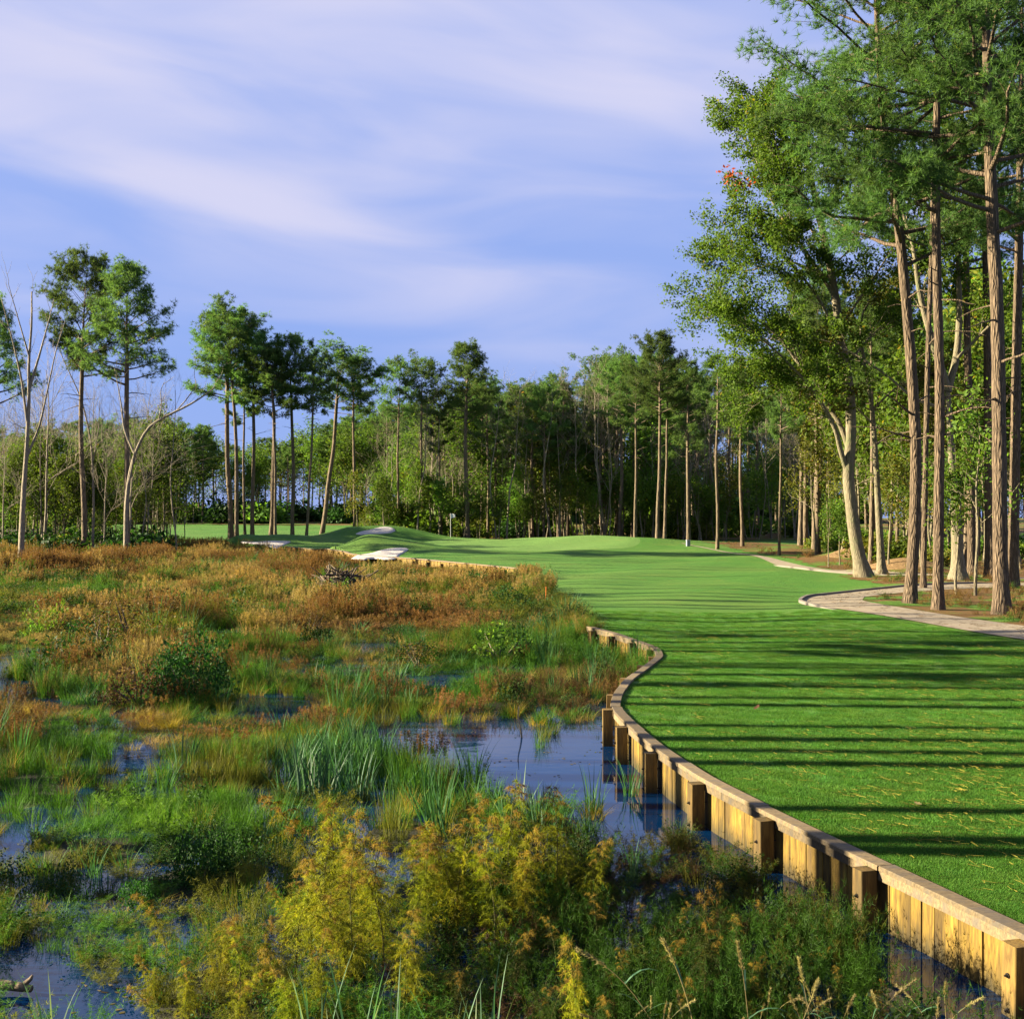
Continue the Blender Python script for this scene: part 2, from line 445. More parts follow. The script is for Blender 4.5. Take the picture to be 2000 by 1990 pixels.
BUMPS = [(9, 119, 9.5, 10, 0.75), (0, 120, 15, 15, 0.18), (-14, 131, 7, 6.0, 1.75), (-9.4, 97.5, 5.0, 3.6, 1.05), (-23.5, 122.5, 5.5, 4, 0.9), (-3, 92, 5, 5, 0.18),
         (24, 82, 3, 3, 0.9), (21, 66, 2.2, 2.0, 0.75), (-11.6, 97.6, 1.5, 1.8, 0.45), (-17, 127, 1.6, 2.5, 0.5), (-26.5, 120, 1.5, 2.5, 0.5)]
def h(x, y):
    x, y = np.asarray(x, float), np.asarray(y, float)
    z = LAWN_Z + 1.15 * sstep(150, 260, y) + 0.0 * x
    for cx, cy, rx, ry, a in BUMPS:
        z = z + a * np.exp(-((x - cx) / rx) ** 2 - ((y - cy) / ry) ** 2)
    k = sstep(16, 45, y) * sstep(0.3, 3.0, x - xL(y))
    return z + k * (0.07 * np.sin(x * 0.33 + 1 + y * 0.05) * np.sin(y * 0.21) + 0.04 * np.sin(x * 0.8 - y * 0.35))

def grid_sheet(name, X, Y, Z, mat, kind='structure'):
    n, m = X.shape
    mb = MB()
    i = (np.arange(n - 1)[:, None] * m + np.arange(m - 1)[None]).reshape(-1, 1)
    mb.add(np.stack([X, Y, Z], -1).reshape(-1, 3), None, i + np.array((0, 1, m + 1, m)))
    o = mb.link(name, mat, None, True)
    return tag(o, kind=kind)
Yr = np.geomspace(3.7, 420, 420)
xl = xL(Yr)
bank = np.interp(Yr, [33.9, 36, 60, 67, 67.6, 111, 118, 420], [0, 0.9, 0.9, 0.3, 0, 0, 0.8, 0.8])
s_ = np.linspace(0, 1, 190) ** 1.5
X = xl[:, None] + s_[None] * (0.62 * Yr + 30 - xl)[:, None]
Yg = np.repeat(Yr[:, None], 190, 1)
Z = h(X, Yg)
X = np.hstack([(xl - bank - 0.002)[:, None], X]); Yg = np.hstack([Yr[:, None], Yg]); Z = np.hstack([np.full((420, 1), -0.4), Z])
grid_sheet('lawn', X, Yg, Z, M['lawn'])

def strip(name, ys, xa, xb, mat, eps, ncol=60, kind='structure'):
    s = np.linspace(0, 1, ncol)
    xa, xb = np.broadcast_to(xa, ys.shape), np.broadcast_to(xb, ys.shape)
    X = xa[:, None] + s[None] * (xb - xa)[:, None]
    Yg = np.repeat(ys[:, None], ncol, 1)
    return grid_sheet(name, X, Yg, h(X, Yg) + eps, mat, kind)
ys = np.linspace(31.5, 124, 160)
xw = np.interp(ys, [31.5, 33, 35.7, 38.8, 41.5, 45, 46.5, 50, 56, 61, 66, 72, 84, 97, 112, 124], [15.2, 14.6, 13.9, 13.0, 12.4, 12.6, 12.9, 15.0, 16.6, 16.4, 18, 17.8, 19, 19.2, 19, 19])
xw = xw + 0.22 * np.sin(ys * 2.1) + 0.15 * np.sin(ys * 4.7 + 1)
strip('wood_floor', ys, xw, 0.6 * ys + 25, M['straw'], 0.018, 90)
ys = np.linspace(137, 400, 80)
strip('forest_floor', ys, np.interp(ys, [137, 150, 215, 235, 400], [-6, -8, -14, -100, -180]), 0.62 * ys + 20, M['straw'], 0.06, 80)

def ribbon(name, P, w, mat, eps, m=90, kind='structure'):
    P = smooth_path(P, m)
    T = unit(np.gradient(P, axis=0)); N = np.stack([-T[:, 1], T[:, 0]], 1)
    s = np.linspace(-0.5, 0.5, 7)
    w = np.broadcast_to(np.asarray(w, float), (m,))
    XY = P[:, None] + N[:, None] * (s[None, :, None] * w[:, None, None])
    o = grid_sheet(name, XY[..., 0], XY[..., 1], h(XY[..., 0], XY[..., 1]) + eps, mat, kind)
    return o, P, N
PATH1 = [(14.4, 28.5), (13.7, 31.5), (12.9, 35.2), (12.0, 38.4), (11.35, 41.3), (11.3, 43.6), (12.3, 46.6), (14.6, 49.2), (17.4, 51.4), (21.5, 53.4), (30, 55)]
PATH2 = [(30, 57.5), (24, 60.2), (19.5, 62.6), (17.0, 66.5), (16.5, 72), (17.3, 84), (17.7, 97), (15.5, 112)]
_, P1p, N1p = ribbon('cart_path', PATH1, 2.1, M['path'], 0.028, 110)
_, P2p, N2p = ribbon('cart_path_far', PATH2, np.interp(np.arange(110), [0, 40, 70, 109], [1.5, 1.3, 0.55, 0.25]), M['path'], 0.030, 110)
def curb(P, N, side, w, a, b):
    P, N = P[a:b], N[a:b]
    mb = MB()
    for (o0, z0), (o1, z1) in (((w / 2, -0.05), (w / 2, 0.10)), ((w / 2, 0.10), (w / 2 + 0.12, 0.10)), ((w / 2 + 0.12, 0.10), (w / 2 + 0.12, -0.05))):
        V = []
        for i_, (p, n) in enumerate(zip(P, N)):
            e_ = min(1.0, min(i_, len(P) - 1 - i_) / 7) * 0.13 - 0.13
            for o_, z_ in ((o0, z0 + e_), (o1, z1 + e_)):
                q = p + n * side * o_
                V.append((q[0], q[1], float(h(*q)) + z_))
        k = np.arange(len(P) - 1)[:, None] * 2
        mb.add(V, None, k + np.array((0, 1, 3, 2)))
    tag(mb.link('kerb', M['curb']), kind='structure')
curb(P1p, N1p, 1, 2.1, 32, 90)
curb(P2p, N2p, 1, 1.35, 16, 46)

def blob(name, cx, cy, rx, ry, mat, eps, seed, rough=0.18, kind='structure', rot=0.0, nr=14, nt=56):
    rg = np.random.default_rng(seed)
    th = np.linspace(0, 2 * np.pi, nt, endpoint=False)
    rr = 1 + sum(rg.normal(0, rough / (k + 1)) * np.cos(k * th + rg.uniform(0, 6.28)) for k in range(2, 7))
    r_ = np.linspace(0, 1, nr)
    u = r_[:, None] * rr[None] * np.cos(th)[None] * rx; v = r_[:, None] * rr[None] * np.sin(th)[None] * ry
    X = cx + u * math.cos(rot) - v * math.sin(rot); Y = cy + u * math.sin(rot) + v * math.cos(rot)
    X = np.hstack([X, X[:, :1]]); Y = np.hstack([Y, Y[:, :1]])
    e = np.full((nr, 1), eps); e[-1] = -0.03
    return grid_sheet(name, X, Y, h(X, Y) + e, mat, kind)
def on_ground(px, py):
    """where the sight line through this place of the photograph first meets the ground"""
    Ys = np.arange(60, 240, 0.1)
    X = (px - 1000) / F * Ys; Zr = CAM_H - (py - 1000) / F * Ys
    k = int(np.argmax(Zr < h(X, Ys)))
    return X[k], Ys[k]
def outline_sheet(name, pts, mat, eps, nr=9):
    P = np.array([on_ground(*p) for p in pts])
    P = np.vstack([P, P[:1]])
    d = np.concatenate([[0], np.cumsum(np.linalg.norm(np.diff(P, axis=0), axis=1))])
    t_ = np.linspace(0, d[-1], 57)
    Q = np.stack([np.interp(t_, d, P[:, i]) for i in (0, 1)], 1)
    for _ in range(2): Q[:-1] = (np.roll(Q[:-1], 1, 0) + 2 * Q[:-1] + np.roll(Q[:-1], -1, 0)) / 4
    Q[-1] = Q[0]
    c = Q[:-1].mean(0)
    r_ = np.linspace(0, 1, nr)[:, None, None]
    XY = c + (Q - c)[None] * r_
    e = np.full((nr, 1), eps); e[-1] = -0.03
    return grid_sheet(name, XY[..., 0], XY[..., 1], h(XY[..., 0], XY[..., 1]) + e, mat)
blob('putting_green', 1.5, 116, 11.0, 17, M['green'], 0.03, 5, 0.1)
outline_sheet('bunker', [(684, 1091), (694, 1085), (716, 1082), (735, 1076), (752, 1070), (775, 1068), (797, 1067), (805, 1070), (795, 1076), (783, 1083), (778, 1090), (758, 1093), (730, 1090), (708, 1093)], M['sand'], 0.07)
outline_sheet('bunker', [(690, 1044), (706, 1038), (720, 1036), (738, 1031), (756, 1029), (770, 1031), (774, 1037), (762, 1042), (742, 1043), (722, 1043), (706, 1046)], M['sand'], 0.08)
outline_sheet('bunker', [(463, 1058), (478, 1055), (502, 1058), (524, 1055), (545, 1056), (574, 1056), (563, 1061), (551, 1066), (540, 1071), (520, 1066), (500, 1063), (480, 1062)], M['sand'], 0.08)
blob('sand_mound', 24, 81.0, 3.2, 3.0, M['dirt'], 0.06, 9, 0.2)
blob('sand_mound', 21, 65.8, 2.1, 1.9, M['dirt'], 0.06, 10, 0.2)

# water and marsh bed -----------------------------------------------------------------
mb = MB()
mb.add([(-400, -20, 0), (40, -20, 0), (40, 500, 0), (-400, 500, 0)], None, [(0, 1, 2, 3)])
tag(mb.link('water', M['water']), kind='structure')
POOLS = [  # open water as the photograph shows it: (px, py, rx, ry)
    (1130, 1500, 105, 100), (960, 1470, 150, 60), (1225, 1610, 75, 60), (810, 1447, 125, 34), (1020, 1540, 90, 40),
    (70, 1290, 110, 24), (15, 1345, 50, 22), (540, 1382, 95, 22), (270, 1492, 75, 24), (520, 1588, 50, 14), (20, 1668, 48, 40),
    (60, 1915, 115, 80), (130, 1965, 95, 50), (1860, 1945, 120, 40), (440, 1240, 70, 10), (720, 1265, 90, 10), (835, 1330, 90, 10)]
def smooth_noise(x, y, seed, f):
    rg = np.random.default_rng(seed)
    z = 0
    for k in range(7):
        a = rg.uniform(0, 6.28); fr = f * rg.uniform(0.5, 1.8)
        z = z + np.sin(x * math.cos(a) * fr + y * math.sin(a) * fr + rg.uniform(0, 6.28))
    return z / 3.0
def pool(x, y):
    """1 in open water, 0 in plants"""
    px, py = px_of(x, np.maximum(y, 1.0))
    m = np.zeros_like(np.asarray(x, float))
    for cx, cy, rx, ry in POOLS:
        d = np.sqrt(((px - cx) / rx) ** 2 + ((py - cy) / ry) ** 2)
        m = np.maximum(m, 1 - sstep(0.8, 1.12, d + 0.22 * smooth_noise(x, y, 3, 2.2)))
    # the strip of open water along the foot of the wall
    wx = np.interp(y, WALL[:, 1], WALL[:, 0])
    m = np.maximum(m, np.where((y > 5) & (y < 24), 1 - sstep(0.25, 0.65, wx - x - np.interp(y, [7, 9.5, 12, 14, 24], [.5, .28, 0.12, 0.05, 0.2])), 0))
    return m
ys = np.concatenate([np.linspace(3, 45, 170), np.geomspace(45.5, 330, 110)])
s = np.linspace(0, 1, 170)
xe = xL(ys) - np.where(ys < 34, 0.12, 0.0)
X = xe[:, None] - (1 - s)[None] * (0.5 * ys + 45)[:, None] ** 1.0
Yg = np.repeat(ys[:, None], 170, 1)
P_ = pool(X, Yg)
Z = 0.03 + 0.045 * smooth_noise(X, Yg, 4, 1.7) - 0.55 * P_ - 0.055 + 0.5 * sstep(140, 200, Yg)
Z = Z - 0.25 * (1 - sstep(0.0, 0.5, xe[:, None] - X)) * (Yg < 34)
grid_sheet('marsh_bed', X, Yg, Z, M['mud'])

# ------------------------------------------------------------------ the timber bulkhead
wd = np.concatenate([[0], np.cumsum(np.linalg.norm(np.diff(WALL, axis=0), axis=1))])
def wall_at(s):
    x, y = np.interp(s, wd, WALL[:, 0]), np.interp(s, wd, WALL[:, 1])
    e = 0.25
    t_ = np.array((np.interp(s + e, wd, WALL[:, 0]) - np.interp(s - e, wd, WALL[:, 0]), np.interp(s + e, wd, WALL[:, 1]) - np.interp(s - e, wd, WALL[:, 1])))
    t_ = t_ / np.linalg.norm(t_)
    return np.array((x, y)), t_, np.array((-t_[1], t_[0]))
def s_of_y(y): return float(np.interp(y, WALL[:, 1], wd))
rg = np.random.default_rng(21)
bulk = thing('bulkhead', 'curving yellow timber retaining wall between the pond and the lawn', 'retaining wall', (3.75, 9.2, 0))
inv = np.array((3.75, 9.2, 0.0))
mb = MB(); box(mb, (0, 0, -0.01), (0.5, 0, 0), (0, 0.02, 0), (0, 0, 0.51), bev=0.008)
plank_me = mb.mesh('plank', M['plank'])
s = 0.3
while s < wd[-1] - 0.1:
    w = rg.choice((0.13, 0.15, 0.17, 0.19), p=(0.25, 0.35, 0.25, 0.15))
    p, t_, n_ = wall_at(s + w / 2)
    q = p + n_ * rg.normal(0, 0.004)
    o = ob('plank', plank_me, bulk, (q[0] - inv[0], q[1] - inv[1], 0))
    o.rotation_euler = (0, rg.normal(0, 0.004), math.atan2(t_[1], t_[0]))
    o.scale = (w - 0.006, 1, 1)
    s += w
def board(name, s0, s1, o0, o1, z0, z1, mat):
    m = max(3, int((s1 - s0) / 0.25))
    V = []
    for k, s in enumerate(np.linspace(s0, s1, m)):
        p, t_, n_ = wall_at(s)
        for o_, z_ in ((o0, z0), (o1, z0), (o1, z1 - 0.008), (o1 - 0.008, z1), (o0, z1)):
            q = p + n_ * o_
            V.append((q[0] - inv[0], q[1] - inv[1], z_))
    mb = MB()
    k = np.arange(m - 1)[:, None] * 5
    f4 = np.concatenate([k + np.array((a, (a + 1) % 5, 5 + (a + 1) % 5, 5 + a)) for a in range(5)])
    b = (m - 1) * 5
    f3 = [(0, 1, 2), (0, 2, 3), (0, 3, 4), (b, b + 2, b + 1), (b, b + 3, b + 2), (b, b + 4, b + 3)]
    mb.add(V, f3, f4)
    return mb.link(name, mat, bulk)
s = 0.2
while s < wd[-1] - 0.2:
    L = min(rg.uniform(2.0, 2.6), wd[-1] - 0.1 - s)
    j = rg.normal(0, 0.008); jz = rg.uniform(0, 0.006)
    board('cap_board', s + 0.004, s + L - 0.004, -0.075 + j, 0.088 + j, 0.552, 0.592 + jz, M['cap'])
    s += L
s = 0.9
while s < wd[-1] - 0.2:
    L = min(rg.uniform(2.2, 3.0), wd[-1] - 0.1 - s)
    board('fascia_board', s + 0.004, s + L - 0.004, 0.0245, 0.066, 0.455, 0.548, M['cap'])
    s += L
mb = MB(); box(mb, (0, 0, -0.15), (0.08, 0, 0), (0, 0.08, 0), (0, 0, 0.70), bev=0.006)
post_me = mb.mesh('post', M['post'])
mb = MB(); tube(mb, [(0, -0.03, 0), (0, 0.27, 0)], 0.007, 6)
tube(mb, [(0, 0.238, 0), (0, 0.246, 0)], 0.02, 8); tube(mb, [(0, 0.246, 0), (0, 0.258, 0)], 0.012, 6)
rod_me = mb.mesh('tie_rod', M['steel'])
for Yp in (5.5, 7.35, 9.2, 11.1, 12.9, 14.6, 16.5, 18.35, 19.75, 21.6, 23.6, 25.5, 27.2, 28.5, 30.1, 31.9, 33.3):
    p, t_, n_ = wall_at(s_of_y(Yp))
    q = p + n_ * 0.156 - inv[:2]
    o = ob('post', post_me, bulk, (q[0], q[1], rg.normal(0, 0.012)))
    o.rotation_euler = (rg.normal(0, 0.01), rg.normal(0, 0.01), math.atan2(t_[1], t_[0]) + rg.normal(0, 0.03))
    o.scale = (1, 1, 1)
    for z_ in (0.31, 0.05):
        q = p - inv[:2]
        r_ = ob('tie_rod', rod_me, bulk, (q[0], q[1], z_))
        r_.rotation_euler = (0, 0, math.atan2(t_[1], t_[0]))

# the low retaining wall under the far green
rwall = thing('retaining_wall', 'low yellow timber wall holding up the far green beside the bunker', 'retaining wall', (RWALL[0][0], RWALL[0][1], 0))
mb, mc = MB(), MB()
rd = np.concatenate([[0], np.cumsum(np.linalg.norm(np.diff(RWALL, axis=0), axis=1))])
s = 0.0
while s < rd[-1] - 0.3:
    p = np.array((np.interp(s + .13, rd, RWALL[:, 0]), np.interp(s + .13, rd, RWALL[:, 1]))); p2 = np.array((np.interp(s + .3, rd, RWALL[:, 0]), np.interp(s + .3, rd, RWALL[:, 1])))
    t_ = (p2 - p) / np.linalg.norm(p2 - p); n_ = np.array((-t_[1], t_[0]))
    q = p - RWALL[0] + n_ * rg.normal(0, 0.012)
    zt = min(0.72, float(h(*(p - n_ * 0.15)))) + 0.02 + rg.normal(0, 0.012)
    box(mb, (q[0], q[1], zt / 2 - 0.2), (*(t_ * 0.123), 0), (*(n_ * 0.03), 0), (0, 0, zt / 2 + 0.2))
    if int(s / 0.26) % 9 == 0:
        box(mc, (q[0] + n_[0] * .14, q[1] + n_[1] * .14, zt / 2 - 0.25), (*(t_ * 0.09), 0), (*(n_ * 0.09), 0), (0, 0, zt / 2 + 0.15))
    s += 0.26
tag(mb.link('planking', M['plank'], rwall), kind='stuff')
tag(mc.link('posts', M['post'], rwall), kind='stuff')
mb = MB()
V = []
for k in range(len(RWALL)):
    t_ = RWALL[min(k + 1, 59)] - RWALL[max(k - 1, 0)]; t_ = t_ / np.linalg.norm(t_); n_ = np.array((-t_[1], t_[0]))
    z_ = min(0.72, float(h(*(RWALL[k] - n_ * 0.15)))) + 0.03
    for o_, zz in ((-0.15, z_), (0.1, z_), (0.1, z_ + 0.06), (-0.15, z_ + 0.06)):
        q = RWALL[k] + n_ * o_ - RWALL[0]
        V.append((q[0], q[1], zz))
k = np.arange(59)[:, None] * 4
mb.add(V, None, np.concatenate([k + np.array((a, (a + 1) % 4, 4 + (a + 1) % 4, 4 + a)) for a in range(4)]))
mb.link('cap_board', M['cap'], rwall)

# flag, marker box, stake
fl = thing('flagstick', 'thin white golf flagstick with a white flag on the far green', 'golf flag', (*atY(880, 1050, 128)[:2], float(h(*atY(880, 1050, 128)[:2])) + 0.05))
mb = MB(); tube(mb, [(0, 0, 0), (0, 0, 2.5)], 0.022, 6); mb.link('pole', M['white'], fl)
mb = MB()
u_ = np.linspace(0, 1, 9); V = []
for k in u_:
    y_ = 0.06 * math.sin(k * 6); V += [(0.03 + k * 0.46, y_, 1.98 + 0.12 * k), (0.03 + k * 0.46, y_, 2.48 - 0.10 * k)]
for d_ in (0, 0.008): mb.add([(a, b + d_, c) for a, b, c in V], None, np.arange(8)[:, None] * 2 + np.array((0, 2, 3, 1)))
mb.link('flag', M['white'], fl)
p = atY(1344, 1069, 108)
bx = thing('marker_box', 'small pale grey utility box standing at the edge of the pine wood', 'utility box', (p[0], p[1], float(h(p[0], p[1]))), 0.2)
mb = MB(); box(mb, (0, 0, 0.25), (0.16, 0, 0), (0, 0.13, 0), (0, 0, 0.25), bev=0.02); mb.link('cabinet', M['boxgrey'], bx)
mb = MB(); box(mb, (0, 0, 0.53), (0.18, 0, 0), (0, 0.15, 0), (0, 0, 0.03), bev=0.02); mb.link('lid', M['boxgrey'], bx)
p = at(1050, 1170, LAWN_Z)
st = thing('marker_stake', 'thin orange stake standing where the lawn meets the marsh', 'stake', (p[0] + 0.3, p[1], float(h(p[0] + .3, p[1]))))
mb = MB(); tube(mb, [(0, 0, -0.1), (0.01, 0, 0.42)], 0.014, 6); mb.link('shaft', M['orange'], st)
mb = MB(); tube(mb, [(0.01, 0, 0.42), (0.012, 0, 0.46)], [0.018, 0.014], 6); mb.link('tip', M['orange'], st)

# ------------------------------------------------------------------ scattered stuff (geometry nodes on points)
def scatter(name, pts, kinds, rots, scales, tints, protos):
    col = bpy.data.collections.new(name + '_shapes')
    for k, me in enumerate(protos):
        o = bpy.data.objects.new('%s_shape_%02d' % (name, k), me)
        col.objects.link(o)
    me = bpy.data.meshes.new(name)
    n = len(pts)
    me.vertices.add(n)
    me.vertices.foreach_set('co', np.asarray(pts, np.float32).ravel())
    for nm, ty, key, val in (('kindex', 'INT', 'value', np.asarray(kinds, np.int32)), ('rot', 'FLOAT_VECTOR', 'vector', np.asarray(rots, np.float32)),
                             ('scl', 'FLOAT_VECTOR', 'vector', np.asarray(scales, np.float32)), ('tint', 'FLOAT_VECTOR', 'vector', np.asarray(tints, np.float32))):
        a = me.attributes.new(nm, ty, 'POINT')
        a.data.foreach_set(key, val.ravel())
    o = tag(ob(name, me), kind='stuff')
    ng = bpy.data.node_groups.new(name + '_scatter', 'GeometryNodeTree')
    ng.interface.new_socket('Geometry', in_out='INPUT', socket_type='NodeSocketGeometry')
    ng.interface.new_socket('Geometry', in_out='OUTPUT', socket_type='NodeSocketGeometry')
    N, L = ng.nodes, ng.links
    gi, go = N.new('NodeGroupInput'), N.new('NodeGroupOutput')
    ci = N.new('GeometryNodeCollectionInfo')
    ci.inputs[0].default_value = col
    ci.inputs['Separate Children'].default_value = True
    ci.inputs['Reset Children'].default_value = True
    ip = N.new('GeometryNodeInstanceOnPoints')
    def na(nm, ty):
        x = N.new('GeometryNodeInputNamedAttribute')
        x.data_type = ty
        x.inputs['Name'].default_value = nm
        return x.outputs['Attribute']
    L.new(gi.outputs[0], ip.inputs['Points'])
    L.new(ci.outputs[0], ip.inputs['Instance'])
    ip.inputs['Pick Instance'].default_value = True
    L.new(na('kindex', 'INT'), ip.inputs['Instance Index'])
    er = N.new('FunctionNodeEulerToRotation')
    L.new(na('rot', 'FLOAT_VECTOR'), er.inputs[0])
    L.new(er.outputs[0], ip.inputs['Rotation'])
    L.new(na('scl', 'FLOAT_VECTOR'), ip.inputs['Scale'])
    L.new(ip.outputs[0], go.inputs[0])
    md = o.modifiers.new('scatter', 'NODES')
    md.node_group = ng
    return o

def blades(mb, rg, n, hgt, rad, width, arch, segs=3, var=(0, 1), lean=0.0):
    """n curved tapering blades"""
    th = rg.uniform(0, 6.283, n); r0 = rad * np.sqrt(rg.uniform(0, 1, n))
    b = np.stack([r0 * np.cos(th), r0 * np.sin(th), np.zeros(n)], 1)
    dth = th + rg.normal(0, 0.7, n); d = np.stack([np.cos(dth), np.sin(dth), np.zeros(n)], 1)
    H = hgt * rg.uniform(0.55, 1.1, n); A = arch * H * rg.uniform(0.3, 1.3, n)
    side = np.stack([-np.sin(dth), np.cos(dth), np.zeros(n)], 1)
    tw = rg.uniform(-1, 1, (n, 1)); side = unit(side + d * tw)
    V = []
    for k in range(segs + 1):
        u = k / segs
        c = b + d * (A * u ** 1.7)[:, None]
        c[:, 2] = H * (u - 0.25 * arch * u ** 2.5)
        wd_ = width * (1 - u) ** 0.7 if k < segs else 0
        V += [c - side * wd_ / 2, c + side * wd_ / 2]
    V = np.stack(V, 1)                       # n, 2(segs+1), 3
    m = 2 * (segs + 1)
    base = np.arange(n)[:, None] * m
    f4 = np.concatenate([base + np.array((2 * k, 2 * k + 1, 2 * k + 3, 2 * k + 2)) for k in range(segs)])
    mb.add(V.reshape(-1, 3), None, f4, np.repeat(rg.uniform(*var, n), m))
    return V[:, -1], d
def proto(f, seed, mat):
    mb = MB(); f(mb, np.random.default_rng(seed)); return mb.mesh('tuft', mat)
def p_sedge(mb, rg): blades(mb, rg, 70, 0.55, 0.16, 0.007, 0.75)
def p_grass(mb, rg): blades(mb, rg, 70, 0.62, 0.18, 0.008, 0.32)
def p_reed(mb, rg): blades(mb, rg, 20, 0.95, 0.16, 0.024, 0.38, 4)
def p_forb(mb, rg):
    tips, d = blades(mb, rg, 16, 0.6, 0.18, 0.006, 0.4)
    P = np.concatenate([tips * (k, k, k) + rg.normal(0, 0.02, tips.shape) for k in np.linspace(0.35, 1.0, 9)])
    needles(mb, P, np.tile((0.3, 0, 0.5), (len(P), 1)), 8, 0.075, 0.006, rg, 1.0)
def p_broad(mb, rg):
    P = rg.normal(0, 0.16, (70, 3)); P[:, 2] = np.abs(P[:, 2]) * 1.5 + 0.05
    leaves(mb, P, 8, 0.05, 0.05, rg)
def p_plume(mb, rg):
    tips, d = blades(mb, rg, 40, 0.7, 0.2, 0.006, 0.3, 3, (0, 0.7))
    P = np.concatenate([tips * (1, 1, k) for k in (0.82, 0.9, 0.97, 1.03)])
    needles(mb, P, np.tile((0, 0, 1.0), (len(P), 1)), 7, 0.06, 0.010, rg)
PRO = [(f, sd) for f in (p_sedge, p_grass, p_reed, p_forb, p_broad, p_plume) for sd in (1, 2, 3)]
protos = [proto(f, sd, M['tuft']) for f, sd in PRO]
RUST, STRAW, OLIVE, GREEN, REED = (.148, .080, .026), (.245, .172, .060), (.100, .108, .012), (.046, .120, .010), (.036, .102, .034)
GOLD, DARK, BROWN, LIME = (.215, .155, .018), (.02, .052, .009), (.08, .045, .016), (.085, .17, .014)
# species: (shape index, tint, height scale)
SP = {'rust': (5, RUST, 1.0), 'straw': (0, STRAW, 1.0), 'strawup': (5, STRAW, 1.0), 'olive': (1, OLIVE, 0.95), 'green': (1, GREEN, 0.9), 'sedge': (0, GREEN, 0.95),
      'reed': (2, REED, 1.0), 'gold': (0, GOLD, 1.0), 'dark': (4, DARK, 1.1), 'forb': (3, OLIVE, 1.0), 'brown': (3, BROWN, 0.9), 'lime': (3, LIME, 1.0), 'forbg': (3, GREEN, 1.0), 'goldforb': (3, GOLD, 1.0)}
names = list(SP)
def wts(**k): return np.array([k.get(n, 0.0) for n in names])
BANDS = [  # by where the foot of the plant shows in the photograph: row, mix
    (1060, wts(rust=2.4, brown=1, strawup=1.5, forbg=2.5, forb=2.5, olive=1.5)),
    (1105, wts(rust=1.5, straw=2, strawup=2, brown=.6, forb=2.5, forbg=2, olive=1.8, green=.6)),
    (1150, wts(straw=2.2, strawup=1.6, rust=.6, olive=3, brown=.4, forb=2.4, forbg=2.2, dark=.7, green=1.8, sedge=1)),
    (1220, wts(straw=1.3, rust=.2, sedge=1.2, olive=3, green=1.8, dark=.8, forb=1.2, strawup=.8)),
    (1300, wts(straw=1.2, olive=3, green=2.4, sedge=1.7, forbg=1, rust=.4, reed=.4)),
    (1420, wts(olive=2, green=3, sedge=2.5, straw=1, gold=.8, reed=.5, rust=.4)),
    (1560, wts(green=4, sedge=3, olive=1.2, forbg=1, gold=.4, reed=.3)),
    (1700, wts(green=2.5, forb=2.5, olive=2, dark=.6, gold=.7, lime=.3)),
    (1850, wts(forb=4, forbg=2.5, olive=2, dark=.8, gold=1, lime=.3)),
    (2300, wts(forb=3, forbg=3, dark=1, olive=1.5, brown=1.5))]
PATCH = [  # ellipses with their own mix: px, py, rx, ry, strength
    (960, 1300, 260, 80, wts(green=3, sedge=3, olive=1, reed=.7, forbg=1), 0.9),
    (1080, 1360, 130, 45, wts(dark=2, olive=2, brown=1, straw=1.2, sedge=2), 0.8),
    (820, 1230, 260, 28, wts(straw=2, olive=2, dark=1, rust=2, brown=.5), 0.7),
    (1050, 1220, 130, 40, wts(olive=2.5, forb=2, dark=1.2, straw=.6), 0.85),
    (720, 1290, 70, 26, wts(straw=4, gold=2), 0.9),
    (640, 1510, 130, 60, wts(reed=5, green=1), 0.95),
    (730, 1290, 130, 60, wts(reed=1.5, straw=2, sedge=2), 0.5),
    (290, 1430, 75, 40, wts(gold=4, straw=2), 0.9),
    (60, 1420, 90, 60, wts(straw=2, gold=1.6, rust=1.5, olive=1.5), 0.8),
    (150, 1440, 110, 40, wts(green=4, sedge=2), 0.8),
    (330, 1610, 330, 55, wts(green=5, sedge=4, lime=.5), 0.95),
    (440, 1530, 110, 40, wts(olive=3, gold=1, straw=1), 0.8),
    (120, 1720, 130, 50, wts(green=3, reed=1, olive=2, dark=1), 0.8),
    (400, 1690, 130, 50, wts(dark=4, forbg=2), 0.85),
    (760, 1570, 140, 40, wts(green=3, sedge=3, reed=1), 0.8),
    (160, 1100, 170, 40, wts(rust=4, brown=2, forb=2, dark=.8), 0.8),
    (560, 1120, 160, 22, wts(forbg=3, rust=2, reed=1, straw=1), 0.7),
    (250, 1330, 120, 26, wts(straw=4, rust=2, strawup=2), 0.7),
    (100, 1160, 160, 24, wts(green=2, forbg=2, dark=1.5, olive=2), 0.8),
    (1250, 1720, 260, 70, wts(dark=1.5, forb=4, olive=2, forbg=3, brown=1), 0.95),
    (1100, 1850, 500, 90, wts(dark=1, forb=4, olive=1.5, forbg=3, brown=1.5), 0.9)]
rg = np.random.default_rng(5)
PT, KD, RT, SC, TI = [], [], [], [], []
